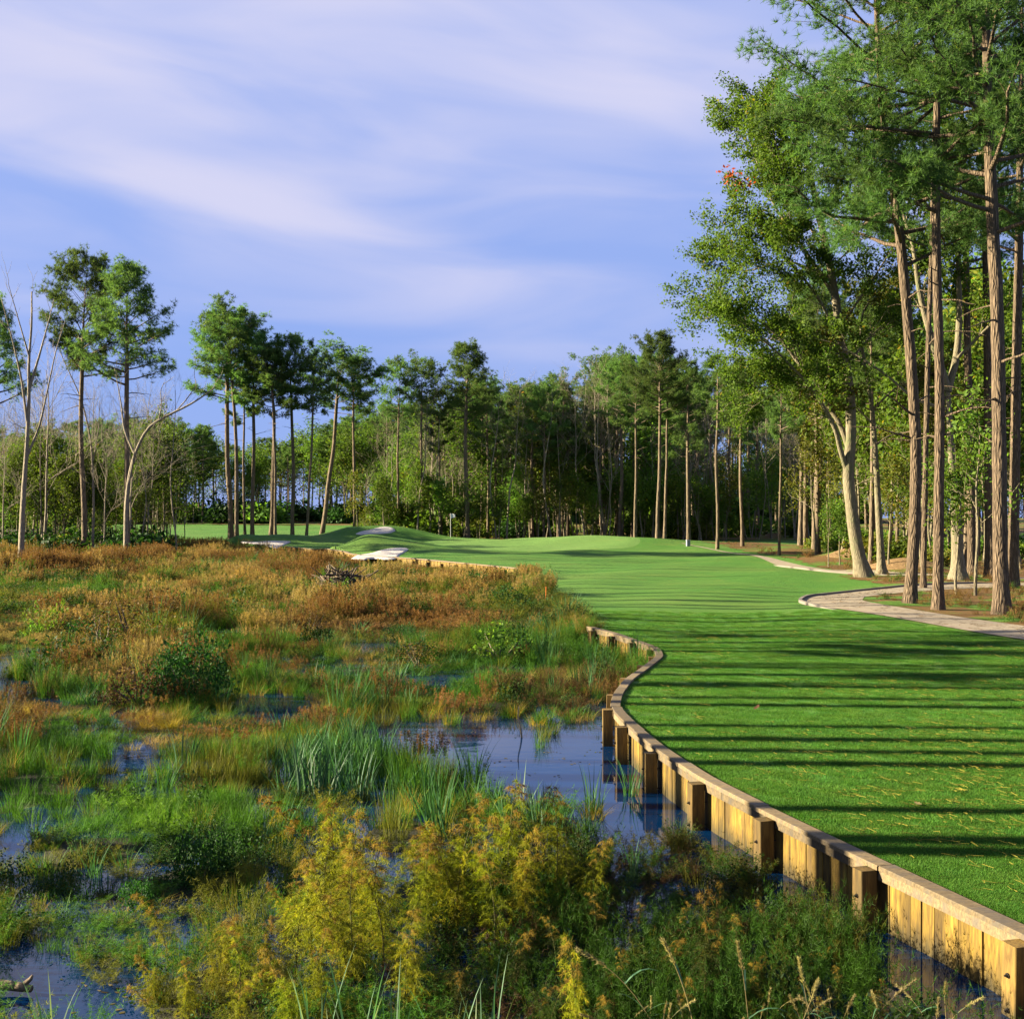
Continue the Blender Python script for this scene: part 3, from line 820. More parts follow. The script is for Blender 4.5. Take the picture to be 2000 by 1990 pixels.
def sow(y0, y1, dens, hs, margin=(0.46, 2.0)):
    # uniform over the marsh between two depths
    xa = -(margin[0] * y1 + margin[1])
    n = int((y1 - y0) * (6 - xa) * dens)
    y = rg.uniform(y0, y1, n); x = rg.uniform(xa, 6, n)
    wl_ = np.where(y < 34, np.interp(y, WALL[:, 1], WALL[:, 0]) - 0.3, np.interp(y, EDGE[:, 1], EDGE[:, 0]) + np.where(y < 67, 0.15 + 0.25 * np.sin(y * 1.3) * np.sin(y * 0.47), -0.3))
    ok = (x > -(margin[0] * y + margin[1])) & (x < wl_)
    x, y = x[ok], y[ok]
    p = pool(x, y)
    dens_n = 0.62 + 0.4 * smooth_noise(x, y, 8, 1.3)
    far = sstep(28, 55, y)
    ok = (rg.uniform(0, 1, len(x)) < (1 - p) ** 1.5 * np.clip(dens_n + far * 0.6 + 0.1, 0.12, 1))
    x, y, p = x[ok], y[ok], p[ok]
    px, py = px_of(x, y)
    nh = np.clip(smooth_noise(x, y, 14, 0.55) + smooth_noise(x, y, 15, 1.6) * 0.6, -0.9, 1.3)
    wig = 9 * smooth_noise(x, y, 12, 0.9) * 30 / y
    bi = np.array([b[0] for b in BANDS], float)
    for i in range(len(x)):
        v = py[i] + wig[i] * 4
        k = int(np.clip(np.searchsorted(bi, v), 1, len(bi) - 1)); f = np.clip((v - bi[k - 1]) / (bi[k] - bi[k - 1]), 0, 1)
        w = BANDS[k - 1][1] / BANDS[k - 1][1].sum() * (1 - f) + BANDS[k][1] / BANDS[k][1].sum() * f
        for cx, cy, rx, ry, pw, stg in PATCH:
            d = ((px[i] - cx) / rx) ** 2 + ((py[i] - cy) / ry) ** 2
            if d < 1.15:
                g = stg * min(1.0, (1.15 - d) * 3)
                w = w * (1 - g) + pw / pw.sum() * g
        if abs(x[i] + 8.2) < 1.3 and 53.5 < y[i] < 60: continue
        # clumps: neighbours tend to be of one kind
        cl = np.array([math.sin(x[i] * a + 1.7 * a * a) + math.sin(y[i] * b * 0.8 + a) for a, b in CLUMP])
        w = w * np.exp(cl * 0.85)
        k = rg.choice(len(names), p=w / w.sum())
        shp, tn, hh = SP[names[k]]
        PT.append((x[i], y[i], -0.03 + (0.55 * float(sstep(-0.9, 0.1, x[i] - xL(y[i]))) if 34.5 < y[i] < 67 else 0))); KD.append(shp * 3 + rg.integers(0, 3))
        RT.append((rg.normal(0, 0.10), rg.normal(0, 0.10), rg.uniform(0, 6.28)))
        s_h = hh * hs * rg.uniform(0.6, 1.2) * (1 - 0.3 * p[i])
        s_h *= 1.05 + 0.6 * nh[i]
        if 67 < y[i] < 112: s_h *= 0.42 + 0.58 * float(sstep(2, 12, np.interp(y[i], RWALL[:, 1], RWALL[:, 0]) - x[i]))
        s_w = hs * rg.uniform(0.8, 1.3) * (1 + 0.5 * far[i])
        SC.append((s_w, s_w, s_h))
        if py[i] > 1640 and px[i] > 860: tn = np.array(tn) * 0.45  # near right: deep shade among the plants multiplied into their tint
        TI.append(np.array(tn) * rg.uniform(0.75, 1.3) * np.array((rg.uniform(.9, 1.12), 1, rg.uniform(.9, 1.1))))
crg = np.random.default_rng(77)
CLUMP = [(crg.uniform(0.5, 1.5), crg.uniform(0.4, 1.1)) for _ in names]
sow(6.2, 14, 30, 0.56)
sow(14, 36, 24, 0.72)
sow(36, 70, 11, 0.9)
sow(70, 150, 5, 1.1)
for k in range(110):     # sedge growing up the end of the bank by the bulkhead
    y_ = rg.uniform(33.9, 37.0); x_ = float(xL(y_)) - rg.uniform(-0.25, 0.9)
    PT.append((x_, y_, 0.5 * float(sstep(-0.8, 0.1, x_ - xL(y_))) - 0.03)); KD.append(int(rg.choice([0, 1, 3])) * 3 + rg.integers(0, 3)); RT.append((rg.normal(0, .15), rg.normal(0, .15), rg.uniform(0, 6.28)))
    q_ = rg.uniform(0.45, 0.8); SC.append((q_, q_, q_)); TI.append(np.array([OLIVE, GREEN, STRAW][int(rg.integers(0, 3))]) * rg.uniform(.7, 1.2))
scatter('marsh_grass', PT, KD, RT, SC, TI, protos)

# short turf and fallen pine straw on the near lawn
def p_turf(mb, rg): blades(mb, rg, 170, 0.034, 0.17, 0.0045, 0.5, 2)
def p_straw(mb, rg):
    for k in range(3):
        a = rg.uniform(0, 6.28); q = rg.normal(0, 0.05, 2); L = rg.uniform(0.05, 0.11)
        tube(mb, [(q[0], q[1], 0.005), (q[0] + L * math.cos(a), q[1] + L * math.sin(a), 0.009)], 0.0014, 3, rg.uniform(0, 1))
turf = [proto(p_turf, k, M['tuft']) for k in (1, 2, 3)]
n = 15000
y = 7 + 33 * rg.uniform(0, 1, n) ** 1.25; x = rg.uniform(0, 1, n) * (0.45 * y + 0.8 - xL(y)) + xL(y) + 0.06
ok = (rg.uniform(0, 1, n) < 1.0)
# keep off the path and the straw bed
PP = np.vstack([P1p, P2p])
dmin = np.array([np.min((PP[:, 0] - a) ** 2 + (PP[:, 1] - b) ** 2) for a, b in zip(x, y)])
ok &= (dmin > 1.25 ** 2) & ~((y > 31.5) & (x > np.interp(y, [31.5, 45, 47], [14.5, 12.5, 12])))
x, y = x[ok], y[ok]; k = len(x)
tn = np.array((0.046, 0.132, 0.016)) * rg.uniform(0.7, 1.3, (k, 1)) * np.stack([rg.uniform(.8, 1.5, k), np.ones(k), np.ones(k)], 1)
sc = rg.uniform(0.8, 1.25, k)
scatter('turf', np.stack([x, y, h(x, y) - 0.003], 1), rg.integers(0, 3, k), np.stack([np.zeros(k), np.zeros(k), rg.uniform(0, 6.28, k)], 1), np.stack([sc, sc, sc], 1), tn, turf)
strawp = [proto(p_straw, k, M['tuft']) for k in (1, 2, 3)]
n = 4200
y = 7.5 + 26 * rg.uniform(0, 1, n) ** 1.3; x = xL(y) + 0.25 + rg.uniform(0, 1, n) ** 0.75 * (0.45 * y + 0.5 - xL(y))
ok = smooth_noise(x, y, 31, 1.1) + rg.normal(0, 0.5, n) > 0.0
x, y = x[ok], y[ok]; k = len(x)
scatter('pine_straw', np.stack([x, y, h(x, y) + 0.026], 1), rg.integers(0, 3, k), np.stack([rg.normal(0, .1, k), rg.normal(0, .1, k), rg.normal(0, 0.6, k)], 1), np.ones((k, 3)) * rg.uniform(.7, 1.5, (k, 1)), np.tile((0.24, 0.21, 0.035), (k, 1)), strawp)

n = 380
k_ = rg.integers(0, len(P1p), n); o_ = rg.uniform(-1.0, 1.0, n)
xy = P1p[k_] + N1p[k_] * o_[:, None] + rg.normal(0, 0.1, (n, 2))
scatter('path_litter', np.stack([xy[:, 0], xy[:, 1], h(xy[:, 0], xy[:, 1]) + 0.032], 1), rg.integers(0, 3, n), np.stack([rg.normal(0, .1, n), rg.normal(0, .1, n), rg.uniform(0, 6.28, n)], 1),
        np.ones((n, 3)) * rg.uniform(1.0, 2.6, (n, 1)), np.tile((0.10, 0.055, 0.02), (n, 1)) * rg.uniform(.5, 1.3, (n, 1)), strawp)
# low tufts and litter on the floor of the right hand wood, and specks afloat on the pools
n = 2000
y = 33 + 85 * rg.uniform(0, 1, n) ** 1.3; x = np.interp(y, [33, 45, 50, 61, 72, 124], [14.8, 12.8, 15.2, 16.8, 18, 19.3]) + rg.uniform(0, 1, n) * (0.46 * y + 2 - 13)
dmin = np.array([np.min((PP[:, 0] - a) ** 2 + (PP[:, 1] - b) ** 2) for a, b in zip(x, y)])
ok = (dmin > 1.35 ** 2) & (smooth_noise(x, y, 40, 0.8) + rg.normal(0, .4, n) > -0.15)
x, y = x[ok], y[ok]; k = len(x)
tn = np.array([(.05, .10, .012), (.12, .075, .02), (.15, .085, .03), (.10, .055, .02)])[rg.integers(0, 4, k)]
sc = rg.uniform(0.15, 0.55, k) * np.where(rg.uniform(0, 1, k) < .1, 1.8, 1)
scatter('wood_floor_tufts', np.stack([x, y, h(x, y) + 0.01], 1), rg.integers(0, len(protos), k), np.stack([rg.normal(0, .3, k), rg.normal(0, .3, k), rg.uniform(0, 6.28, k)], 1), np.stack([sc * 1.4, sc * 1.4, sc], 1), tn, protos)
def p_speck(mb, rg):
    for q in range(5):
        a = rg.uniform(0, 6.28, 6); a.sort(); r_ = rg.uniform(0.012, 0.03); c_ = rg.normal(0, 0.08, 2)
        V = np.stack([c_[0] + r_ * np.cos(a), c_[1] + r_ * 0.7 * np.sin(a), np.full(6, 0.004)], 1)
        mb.add(V, [(0, i, i + 1) for i in range(1, 5)], None, rg.uniform(0, 1))
speck = [proto(p_speck, q, M['tuft']) for q in (1, 2, 3)]
n = 9000
y = rg.uniform(7, 32, n); x = rg.uniform(-1, 0.25, n) * 0.46 * y + 1
ok = (x < np.interp(y, WALL[:, 1], WALL[:, 0]) - 0.15)
x, y = x[ok], y[ok]; p = pool(x, y)
ok = rg.uniform(0, 1, len(x)) < np.where((p > 0.15) & (p < 0.95), 0.5, np.where(p >= 0.95, 0.06, 0.05)) * (smooth_noise(x, y, 41, 1.5) > -0.1)
x, y = x[ok], y[ok]; k = len(x)
tn = np.array([(.12, .10, .04), (.07, .08, .015), (.16, .13, .07), (.05, .035, .015)])[rg.integers(0, 4, k)]
sc = rg.uniform(0.6, 1.6, k)
scatter('floating_debris', np.stack([x, y, np.zeros(k)], 1), rg.integers(0, 3, k), np.stack([np.zeros(k), np.zeros(k), rg.uniform(0, 6.28, k)], 1), np.stack([sc, sc, np.ones(k)], 1), tn, speck)

# ------------------------------------------------------------------ trees
def rot_to(d, ang, az, rg=None):
    d = unit(d)
    a = unit(np.cross(d, (0.3, 0.2, 0.93) if abs(d[2]) < 0.9 else (1, 0, 0))); b = np.cross(d, a)
    return unit(d * math.cos(ang) + (a * math.cos(az) + b * math.sin(az)) * math.sin(ang))
def pine(rg, H, r0, cb, Rc, path=None, n_limb=34, n_twig=7, n_tuft=4, m=14, L=0.24, w=0.014, top='round', sides=10, segs=24, stubs=6, twig_r=0.012, gap=0.12, flare=0.6):
    """returns trunk MB, branch MBs, needle MB about the foot of the tree"""
    tk, nd = MB(), MB()
    brs = []
    if path is None:
        a = rg.uniform(0, 6.28); k = rg.uniform(0.0, 0.02) * H
        u = np.linspace(0, 1, 7)
        path = np.stack([k * np.sin(u * 3) * math.cos(a) + rg.normal(0, 0.003 * H, 7) * (u > 0), k * np.sin(u * 3) * math.sin(a) + rg.normal(0, 0.003 * H, 7) * (u > 0), u * H], 1)
    P = smooth_path(path, segs)
    u = (P[:, 2] - P[0, 2]) / (P[-1, 2] - P[0, 2])
    rad = r0 * (1 - 0.45 * u - 0.5 * sstep(cb, 1.0, u)) * (1 + flare * np.exp(-(P[:, 2] - P[0, 2]) / (1.6 * r0)) )
    P0 = P.copy(); P0[0, 2] -= 0.3
    tube(tk, P0, np.maximum(rad, 0.015), sides, 0.5, 0.035 if sides > 10 else 0.02, rg)
    def tp(z):
        q = np.interp(z, u, P[:, 0]), np.interp(z, u, P[:, 1]), np.interp(z, u, P[:, 2])
        return np.array(q), float(np.interp(z, u, rad))
    az = rg.uniform(0, 6.28)
    tufts, dirs = [], []
    for i in range(n_limb + stubs):
        dead = i < stubs
        if dead: t = -rg.uniform(0.05, 0.45)
        else: t = ((i - stubs + rg.uniform(0, 0.9)) / n_limb) ** 0.85
        z = cb + t * (1 - cb) if not dead else cb + t * (1 - cb)
        if z > 0.985: z = 0.985
        p, r = tp(z)
        az += 2.4 + rg.normal(0, 0.5)
        if top == 'round': prof = math.sqrt(max(0.06, 1 - abs(max(t, 0) * 1.35 - 0.42) ** 2.2))
        elif top == 'flat': prof = 0.55 + 0.6 * max(t, 0) if t < 0.75 else 1.0 - 1.6 * (t - 0.75)
        else: prof = 1.02 - 0.88 * max(t, 0) ** 1.15
        ln = Rc * prof * rg.uniform(0.65, 1.15)
        if dead: ln = Rc * rg.uniform(0.15, 0.5)
        el = R(rg.normal(8, 9)) + max(t, 0) ** 1.6 * R(52)
        hd = np.array((math.cos(az), math.sin(az), 0))
        ss = np.linspace(0, 1, 6)
        wob = np.cumsum(rg.normal(0, 0.05, (6, 3)), 0) * ln * (ss[:, None])
        lp = p + hd * (ln * ss * math.cos(el))[:, None] + np.array((0, 0, 1)) * (ln * (ss * math.sin(el) + 0.13 * ss ** 2.2 * (1 if not dead else -1)))[:, None] + wob * 0.7
        bm = MB()
        lr = min(r * 0.55, 0.012 + ln * 0.016)
        tube(bm, lp, lr * (1 - 0.75 * ss), 5 if sides > 8 else 4, 0.5, cap=False)
        if dead:
            if ln > 0.8:
                a = rot_to(lp[4] - lp[3], 0.7, rg.uniform(0, 6.28))
                tube(bm, [lp[3], lp[3] + a * ln * 0.3], [lr * 0.4, lr * 0.15], 3, cap=False)
            brs.append(bm); continue
        nt = max(3, int(n_twig * (0.45 + 0.7 * ln / Rc)))
        for k in range(nt):
            s0 = rg.uniform(0.3, 1.0) if k else 1.0
            q = np.array([np.interp(s0, ss, lp[:, a]) for a in range(3)])
            side = (k % 2) * 2 - 1
            d = unit(hd * math.cos(0.9 * side * rg.uniform(0.3, 1.25)) + np.array((-hd[1], hd[0], 0)) * math.sin(0.9 * side * rg.uniform(0.3, 1.25)) + np.array((0, 0, rg.normal(0.22, 0.2))))
            tl = (0.16 * Rc + 0.25) * rg.uniform(0.6, 1.3) * (1.2 - 0.5 * s0)
            e = q + d * tl
            tube(bm, [q, (q + e) / 2 + rg.normal(0, .03, 3), e], [twig_r, twig_r * .8, twig_r * .4], 3, cap=False)
            if rg.uniform() < gap: continue
            for j in range(n_tuft):
                c = q + d * tl * rg.uniform(0.2, 1.15) + rg.normal(0, 0.17, 3) * Rc / 4
                tufts.append(c); dirs.append(unit(d * 0.7 + np.array((0, 0, 0.55)) + rg.normal(0, .25, 3)))
        brs.append(bm)
    needles(nd, np.array(tufts), np.array(dirs), m, L, w, rg, 1.0)
    return tk, brs, nd
def merge(mbs):
    o = MB()
    for b in mbs:
        for v, a in zip(b.v, b.a): pass
    for b in mbs:
        base = o.n
        o.v += b.v; o.a += b.a
        o.f3 += [f + base for f in b.f3]; o.f4 += [f + base for f in b.f4]
        o.n += b.n
    return o
def build_pine(name, label, cat, loc, parts, bark_m, needle_m, group=None, split=True):
    tk, brs, nd = parts
    root = thing(name, label, cat, loc, 0, group)
    if split:
        tk.link('trunk', bark_m, root, True)
        for b in brs: b.link('branch', bark_m, root, True)
    else:
        merge([tk] + brs).link('trunk', bark_m, root, True)
    nd.link('crown', needle_m, root)
    return root
def px_path(pts, Y, dY=None):
    """trunk points (px, py) at depth Y -> points relative to the foot on the ground"""
    P = np.array([atY(a, b, Y) for a, b in pts])
    if dY is not None: P[:, 1] += dY
    return P

def ground(x, y):
    return float(h(x, y)) if x > float(xL(y)) else 0.0
# --- the tall pines by the path on the right
rg = np.random.default_rng(101)
def hero_pine(label, pts, Hextra, r0, cbz, Rc, **k):
    py0 = pts[0][1]; g = at(pts[0][0], py0, LAWN_Z)
    Y = g[1]
    P = px_path(pts, Y)
    P = P - P[0]
    tilt = P[-1] - P[-2]
    while P[-1, 2] < Hextra: P = np.vstack([P, P[-1] + tilt / np.linalg.norm(tilt) * 2.5 + rg.normal(0, 0.04, 3)])
    parts = pine(rg, P[-1, 2], r0, cbz / P[-1, 2], Rc, P, segs=56, sides=20, **k)
    return build_pine('pine_tree', label, 'pine tree', (g[0], g[1], float(h(g[0], g[1]))), parts, M['bark'], M['needle'], 'tall pines by the path')
K = dict(n_limb=70, n_twig=12, n_tuft=15, m=17, L=0.23, w=0.022, stubs=9, twig_r=0.013, gap=0.03)
hero_pine('leaning tall pine with plated bark, leftmost of the three trunks by the path bend',
          [(1777, 1182), (1784, 1080), (1788, 988), (1789, 872), (1783, 755), (1774, 639), (1762, 505), (1747, 369), (1724, 233), (1714, 78), (1711, 0)], 27, 0.20, 11.5, 5.5, **K)
hero_pine('straight tall pine in the middle of the three thick trunks by the path bend',
          [(1832, 1194), (1834, 950), (1836, 794), (1834, 678), (1829, 505), (1828, 388), (1830, 200)], 25, 0.17, 12.0, 4.2, **dict(K, n_limb=34))
hero_pine('thickest tall pine with plated bark, rightmost of three by the path bend',
          [(1956, 1202), (1953, 1050), (1952, 910), (1950, 716), (1946, 560), (1940, 466), (1935, 349), (1929, 194), (1925, 0)], 26, 0.23, 11.5, 4.9, **K)
hero_pine('shaded tall pine standing just beyond the far arm of the path at the right edge',
          [(1978, 1150), (1982, 950), (1985, 716), (1990, 500), (1992, 300)], 27, 0.22, 13, 4.6, **dict(K, n_limb=34))
hero_pine('dark red barked pine in the wood behind the thickest pine',
          [(1934, 1128), (1932, 900), (1930, 716), (1926, 500), (1922, 300)], 27, 0.25, 15, 4.4, **dict(K, n_limb=30, m=16))
hero_pine('slim pine rising in the wood close behind the leaning tall pine',
          [(1803, 1150), (1808, 900), (1812, 700), (1820, 480), (1824, 250)], 26, 0.12, 13.5, 3.6, **dict(K, n_limb=26, m=16))
hero_pine('pale barked pine behind the middle pine, right of the forked oak',
          [(1898, 1128), (1896, 900), (1890, 700), (1886, 480), (1880, 250)], 27, 0.2, 14.5, 4.6, **dict(K, n_limb=32, m=16))

# --- broadleaf trees
def limb(mb, P, r0, r1, sides=8, m=None, rg=None):
    P = smooth_path(P, m or max(8, len(P) * 4))
    tube(mb, P, np.linspace(r0, r1, len(P)), sides, 0.5, 0.03 if rg is not None else 0, rg)
    return P
def sprout(mb, rg, p, d, ln, r, depth, tips, ang=(0.4, 0.95), up=0.12, kids=(4, 7), ratio=0.62):
    n = 5
    P = [np.array(p, float)]; d = unit(d)
    for k in range(n):
        d = unit(d + rg.normal(0, 0.13, 3) + np.array((0, 0, up)) * 0.5)
        P.append(P[-1] + d * ln / n)
    P = np.array(P)
    tube(mb, P, np.linspace(r, r * 0.45, n + 1), 4 if r > 0.02 else 3, cap=False)
    if depth == 0:
        tips += [P[2], P[3], P[4], P[5]]
        return
    for k in range(rg.integers(*kids)):
        s = rg.uniform(0.3, 0.95) if k else 1.0
        q = np.array([np.interp(s * n, np.arange(n + 1), P[:, a]) for a in range(3)])
        sprout(mb, rg, q, rot_to(P[-1] - P[-2], rg.uniform(*ang) * (0.5 if k == 0 else 1), rg.uniform(0, 6.28)), ln * ratio * rg.uniform(0.8, 1.2), r * 0.55, depth - 1, tips, ang, up, kids, ratio)
def broadleaf(name, label, Y, base, trunk_pts, limbs, r0, leaf_m, bark_m, seed, leaf_n=13, spread=0.26, size=0.17, step=0.9, sub=1.9, gz=None, group=None, depth=1, dens=1.0):
    """trunk and limbs laid along points of the photograph at depth Y (each limb bends towards or away by its own dY)"""
    rg = np.random.default_rng(seed)
    g = atY(base[0], base[1], Y)
    z0 = ground(g[0], Y) if gz is None else gz
    org = np.array((g[0], Y, z0))
    root = thing(name, label, 'tree', tuple(org), 0, group)
    tk = MB()
    P = px_path([base] + trunk_pts, Y) - org
    P[0, 2] = -0.3
    P = smooth_path(P, 40)
    rad = np.linspace(r0, r0 * 0.35, 40) * (1 + 0.85 * np.exp(-np.maximum(P[:, 2], 0) / 0.45))
    tube(tk, P, rad, 16, 0.5, 0.04, rg)
    tk.link('trunk', bark_m, root, True)
    tips = []
    for pts, dy, ra in limbs:
        bm = MB()
        LP = px_path(pts, Y) - org
        u = np.linspace(0, 1, len(LP)); LP[:, 1] += dy * u ** 1.2
        LP = limb(bm, LP, ra, 0.02, 7, None, rg)
        d = np.concatenate([[0], np.cumsum(np.linalg.norm(np.diff(LP, axis=0), axis=1))])
        s = d[-1] * 0.28
        while s < d[-1]:
            q = np.array([np.interp(s, d, LP[:, a]) for a in range(3)])
            i = min(len(LP) - 2, int(np.searchsorted(d, s)))
            f = s / d[-1]
            sprout(bm, rg, q, rot_to(LP[i + 1] - LP[max(i - 1, 0)], rg.uniform(0.45, 1.15), rg.uniform(0, 6.28)), sub * rg.uniform(0.5, 1.15) * (1.15 - 0.4 * f), max(0.012, ra * 0.3 * (1 - 0.7 * f)), depth, tips)
            s += step * rg.uniform(0.5, 1.4)
        sprout(bm, rg, LP[-1], LP[-1] - LP[-3], sub * 0.7, 0.018, depth, tips)
        bm.link('branch', bark_m, root, True)
    tips = np.array(tips)
    tips = tips[rg.uniform(0, 1, len(tips)) < dens]
    lm = MB(); leaves(lm, tips, leaf_n, spread, size, rg, flat=0.7)
    lm.link('crown', leaf_m, root)
    return root, tips
oak, tips = broadleaf('oak_tree', 'large spreading oak with pale flared trunk leaning its limbs out over the fairway', 61, (1690, 1126),
    [(1677, 1085), (1667, 1027), (1661, 969), (1655, 922), (1661, 880), (1662, 794), (1653, 716), (1642, 658), (1632, 582), (1622, 524), (1602, 430), (1580, 330), (1560, 250)],
    [([(1655, 922), (1638, 879), (1626, 840), (1580, 767), (1537, 728), (1493, 690), (1450, 662), (1412, 635)], -3.0, 0.14),
     ([(1659, 880), (1642, 825), (1599, 763), (1560, 700), (1529, 654), (1475, 608), (1435, 590), (1405, 578)], 1.5, 0.15),
     ([(1646, 672), (1600, 590), (1560, 543), (1500, 488), (1452, 440)], -1.5, 0.10),
     ([(1632, 582), (1570, 480), (1515, 400), (1480, 300), (1465, 235)], 1.0, 0.10),
     ([(1618, 510), (1560, 420), (1510, 335), (1485, 265)], -2.5, 0.08),
     ([(1653, 716), (1700, 660), (1745, 620)], 1.0, 0.09), ([(1640, 640), (1690, 560), (1720, 500)], -2.0, 0.08),
     ([(1602, 430), (1640, 350), (1650, 280)], 1, 0.06), ([(1626, 545), (1540, 500), (1475, 520), (1432, 505)], 2.5, 0.08),
     ([(1602, 430), (1550, 380), (1515, 330)], -1, 0.05), ([(1622, 524), (1680, 470), (1710, 410)], 1.5, 0.05), ([(1580, 330), (1615, 270), (1625, 220)], 1, 0.04), ([(1580, 330), (1540, 270), (1500, 230)], 0.5, 0.04),
     ([(1612, 470), (1570, 450), (1530, 470)], -2, 0.04), ([(1600, 763), (1540, 740), (1490, 760)], 2.5, 0.06)], 0.33, M['oakleaf'], M['oakbark'], 31, leaf_n=28, step=0.35, sub=2.4, size=0.155, spread=0.2)
# a sprig of red leaves on the oak's left flank
sp = MB(); leaves(sp, np.array([atY(1424, 342, 59) - np.array(oak.location), atY(1430, 350, 59) - np.array(oak.location), atY(1452, 360, 59) - np.array(oak.location)]), 34, 0.22, 0.24, np.random.default_rng(2))
sp.link('red_leaf_sprig', M['redleaf'], oak)
broadleaf('oak_tree', 'forked oak with mossy grey trunk splitting into a vee behind the middle pine', 57, (1872, 1133),
    [(1868, 1000), (1858, 880), (1851, 760)],
    [([(1851, 760), (1830, 700), (1815, 660), (1790, 580), (1775, 480), (1740, 390), (1700, 300)], -1.0, 0.2), ([(1851, 765), (1872, 700), (1880, 600), (1877, 450), (1870, 300), (1860, 200)], 1.0, 0.19),
     ([(1848, 800), (1790, 780), (1740, 730), (1690, 690), (1640, 660)], 1.5, 0.1), ([(1870, 700), (1920, 640), (1980, 560)], -2, 0.08)], 0.30, M['oakleaf'], M['oakbark'], 32, leaf_n=14, step=0.55, size=0.2, spread=0.2)
broadleaf('oak_tree', 'slender pale trunked oak with yellowing leaves right of the spreading oak', 63, (1723, 1128),
    [(1716, 1000), (1709, 870), (1704, 800), (1691, 720), (1680, 660)],
    [([(1705, 800), (1740, 760), (1790, 740)], -1.5, 0.06), ([(1691, 720), (1660, 690), (1600, 700), (1560, 740)], -2, 0.07), ([(1709, 870), (1740, 850), (1790, 840)], 1, 0.04), ([(1680, 660), (1690, 600), (1740, 560)], 1, 0.07),
     ([(1706, 830), (1665, 800), (1625, 790)], -2, 0.05)], 0.2, M['yellowleaf'], M['oakbark'], 33, leaf_n=12, step=0.5, size=0.19, spread=0.2)

# --- prototypes for the many pines farther off
def far_proto(seed, H, r0, cb, Rc, top, n_limb=30, m=12, L=0.36, w=0.050, stubs=5, gap=0.05, n_twig=9, n_tuft=10):
    rg = np.random.default_rng(seed)
    tk, brs, nd = pine(rg, H, r0, cb, Rc, None, n_limb, n_twig, n_tuft, m, L, w, top, 8, 14, stubs, 0.02, gap, 0.35)
    return merge([tk] + brs).mesh('trunk', M['bark_far'], True), nd.mesh('crown', M['needle_far'])
PROT = {
    'round': [far_proto(201, 24, 0.24, 0.67, 4.2, 'round', 30), far_proto(202, 24, 0.22, 0.64, 3.9, 'round', 30)],
    'flat': [far_proto(203, 24, 0.24, 0.74, 5.2, 'flat', 28), far_proto(204, 24, 0.22, 0.76, 4.7, 'flat', 26)],
    'cone': [far_proto(205, 24, 0.26, 0.46, 4.3, 'cone', 38), far_proto(206, 24, 0.24, 0.55, 4.0, 'cone', 32)],
    'thin': [far_proto(207, 24, 0.19, 0.66, 2.9, 'round', 20, gap=0.2), far_proto(208, 24, 0.18, 0.70, 2.7, 'cone', 18, gap=0.25)],
    'big': [far_proto(209, 24, 0.25, 0.62, 4.2, 'round', 46, 14, 0.33, 0.036, 8, 0.08, 11, 10), far_proto(210, 24, 0.25, 0.60, 4.5, 'cone', 46, 14, 0.33, 0.036, 8, 0.08, 11, 10)]}
prg = np.random.default_rng(400)
def put_pine(kind, k, x, y, H, label, group, wide=1.0, rz=None, lean=(0, 0), name='pine_tree', gz=None):
    tm, cmesh = PROT[kind][k % len(PROT[kind])]
    s = H / 24
    root = thing(name, label, 'pine tree', (x, y, ground(x, y) if gz is None else gz), prg.uniform(0, 6.28) if rz is None else rz, group, (s * wide, s * wide, s))
    root.rotation_euler[0], root.rotation_euler[1] = lean
    ob('trunk', tm, root); ob('crown', cmesh, root)
    return root
def pine_px(px, py_base, py_top, Y, kind, k, label, wide=1.0, lean=0.0, group=None):
    g = atY(px, py_base, Y)
    z0 = ground(g[0], Y)
    H = CAM_H - (py_top + 38 - 1000) / F * Y - z0
    return put_pine(kind, k, g[0], Y, H, label, group, wide, lean=(0, lean))
G1 = 'tall pines beside the marsh'
pine_px(165, 1075, 490, 98, 'big', 0, 'tall dark pine left of a paler twin at the marsh edge, far left', 0.95, 0.01, G1)
pine_px(250, 1080, 488, 94, 'big', 1, 'tall pine with lighter crown, right of its dark twin at the marsh edge', 1.0, 0.0, G1)
pine_px(-14, 1080, 555, 95, 'big', 1, 'pine half cut off by the left edge of the picture', 0.85, 0, G1)
G2 = 'bare trunked pines behind the bunkers'
for px, top, kind, k, wd_, ln, lb in [
        (451, 590, 'big', 0, 1.0, 0.02, 'tallest pine at the left of the cluster on the distant lawn'),
        (462, 600, 'flat', 1, 0.9, 0.055, 'pine leaning right beside the tallest pine of the cluster'),
        (493, 630, 'round', 1, 0.95, 0.0, 'straight pine third from left in the cluster on the distant lawn'),
        (479, 690, 'thin', 0, 0.9, 0.0, 'slim short pine between two thicker trunks of the cluster'),
        (528, 650, 'thin', 1, 1.3, 0.0, 'pine with a slight left bow, left of the close pair near the bunker'),
        (538, 665, 'round', 0, 0.7, -0.03, 'pine leaning left to touch its neighbour near the left bunker'),
        (571, 640, 'round', 0, 0.85, -0.02, 'slim upright pine with small rounded top just left of the low gap'),
        (598, 690, 'flat', 0, 0.75, 0.05, 'right leaning pine with flat small top left of the umbrella shaped pine'),
        (627, 670, 'flat', 0, 1.15, 0.12, 'umbrella shaped pine with long curving trunk leaning right'),
        (691, 690, 'flat', 1, 0.9, 0.0, 'pine with low fork under the edge of the umbrella shaped pine')]:
    pine_px(px, 1040, top, 138 + prg.uniform(-4, 4), kind, k, lb, wd_ * 1.22, ln, G2)
G3 = 'large pines standing behind the green'
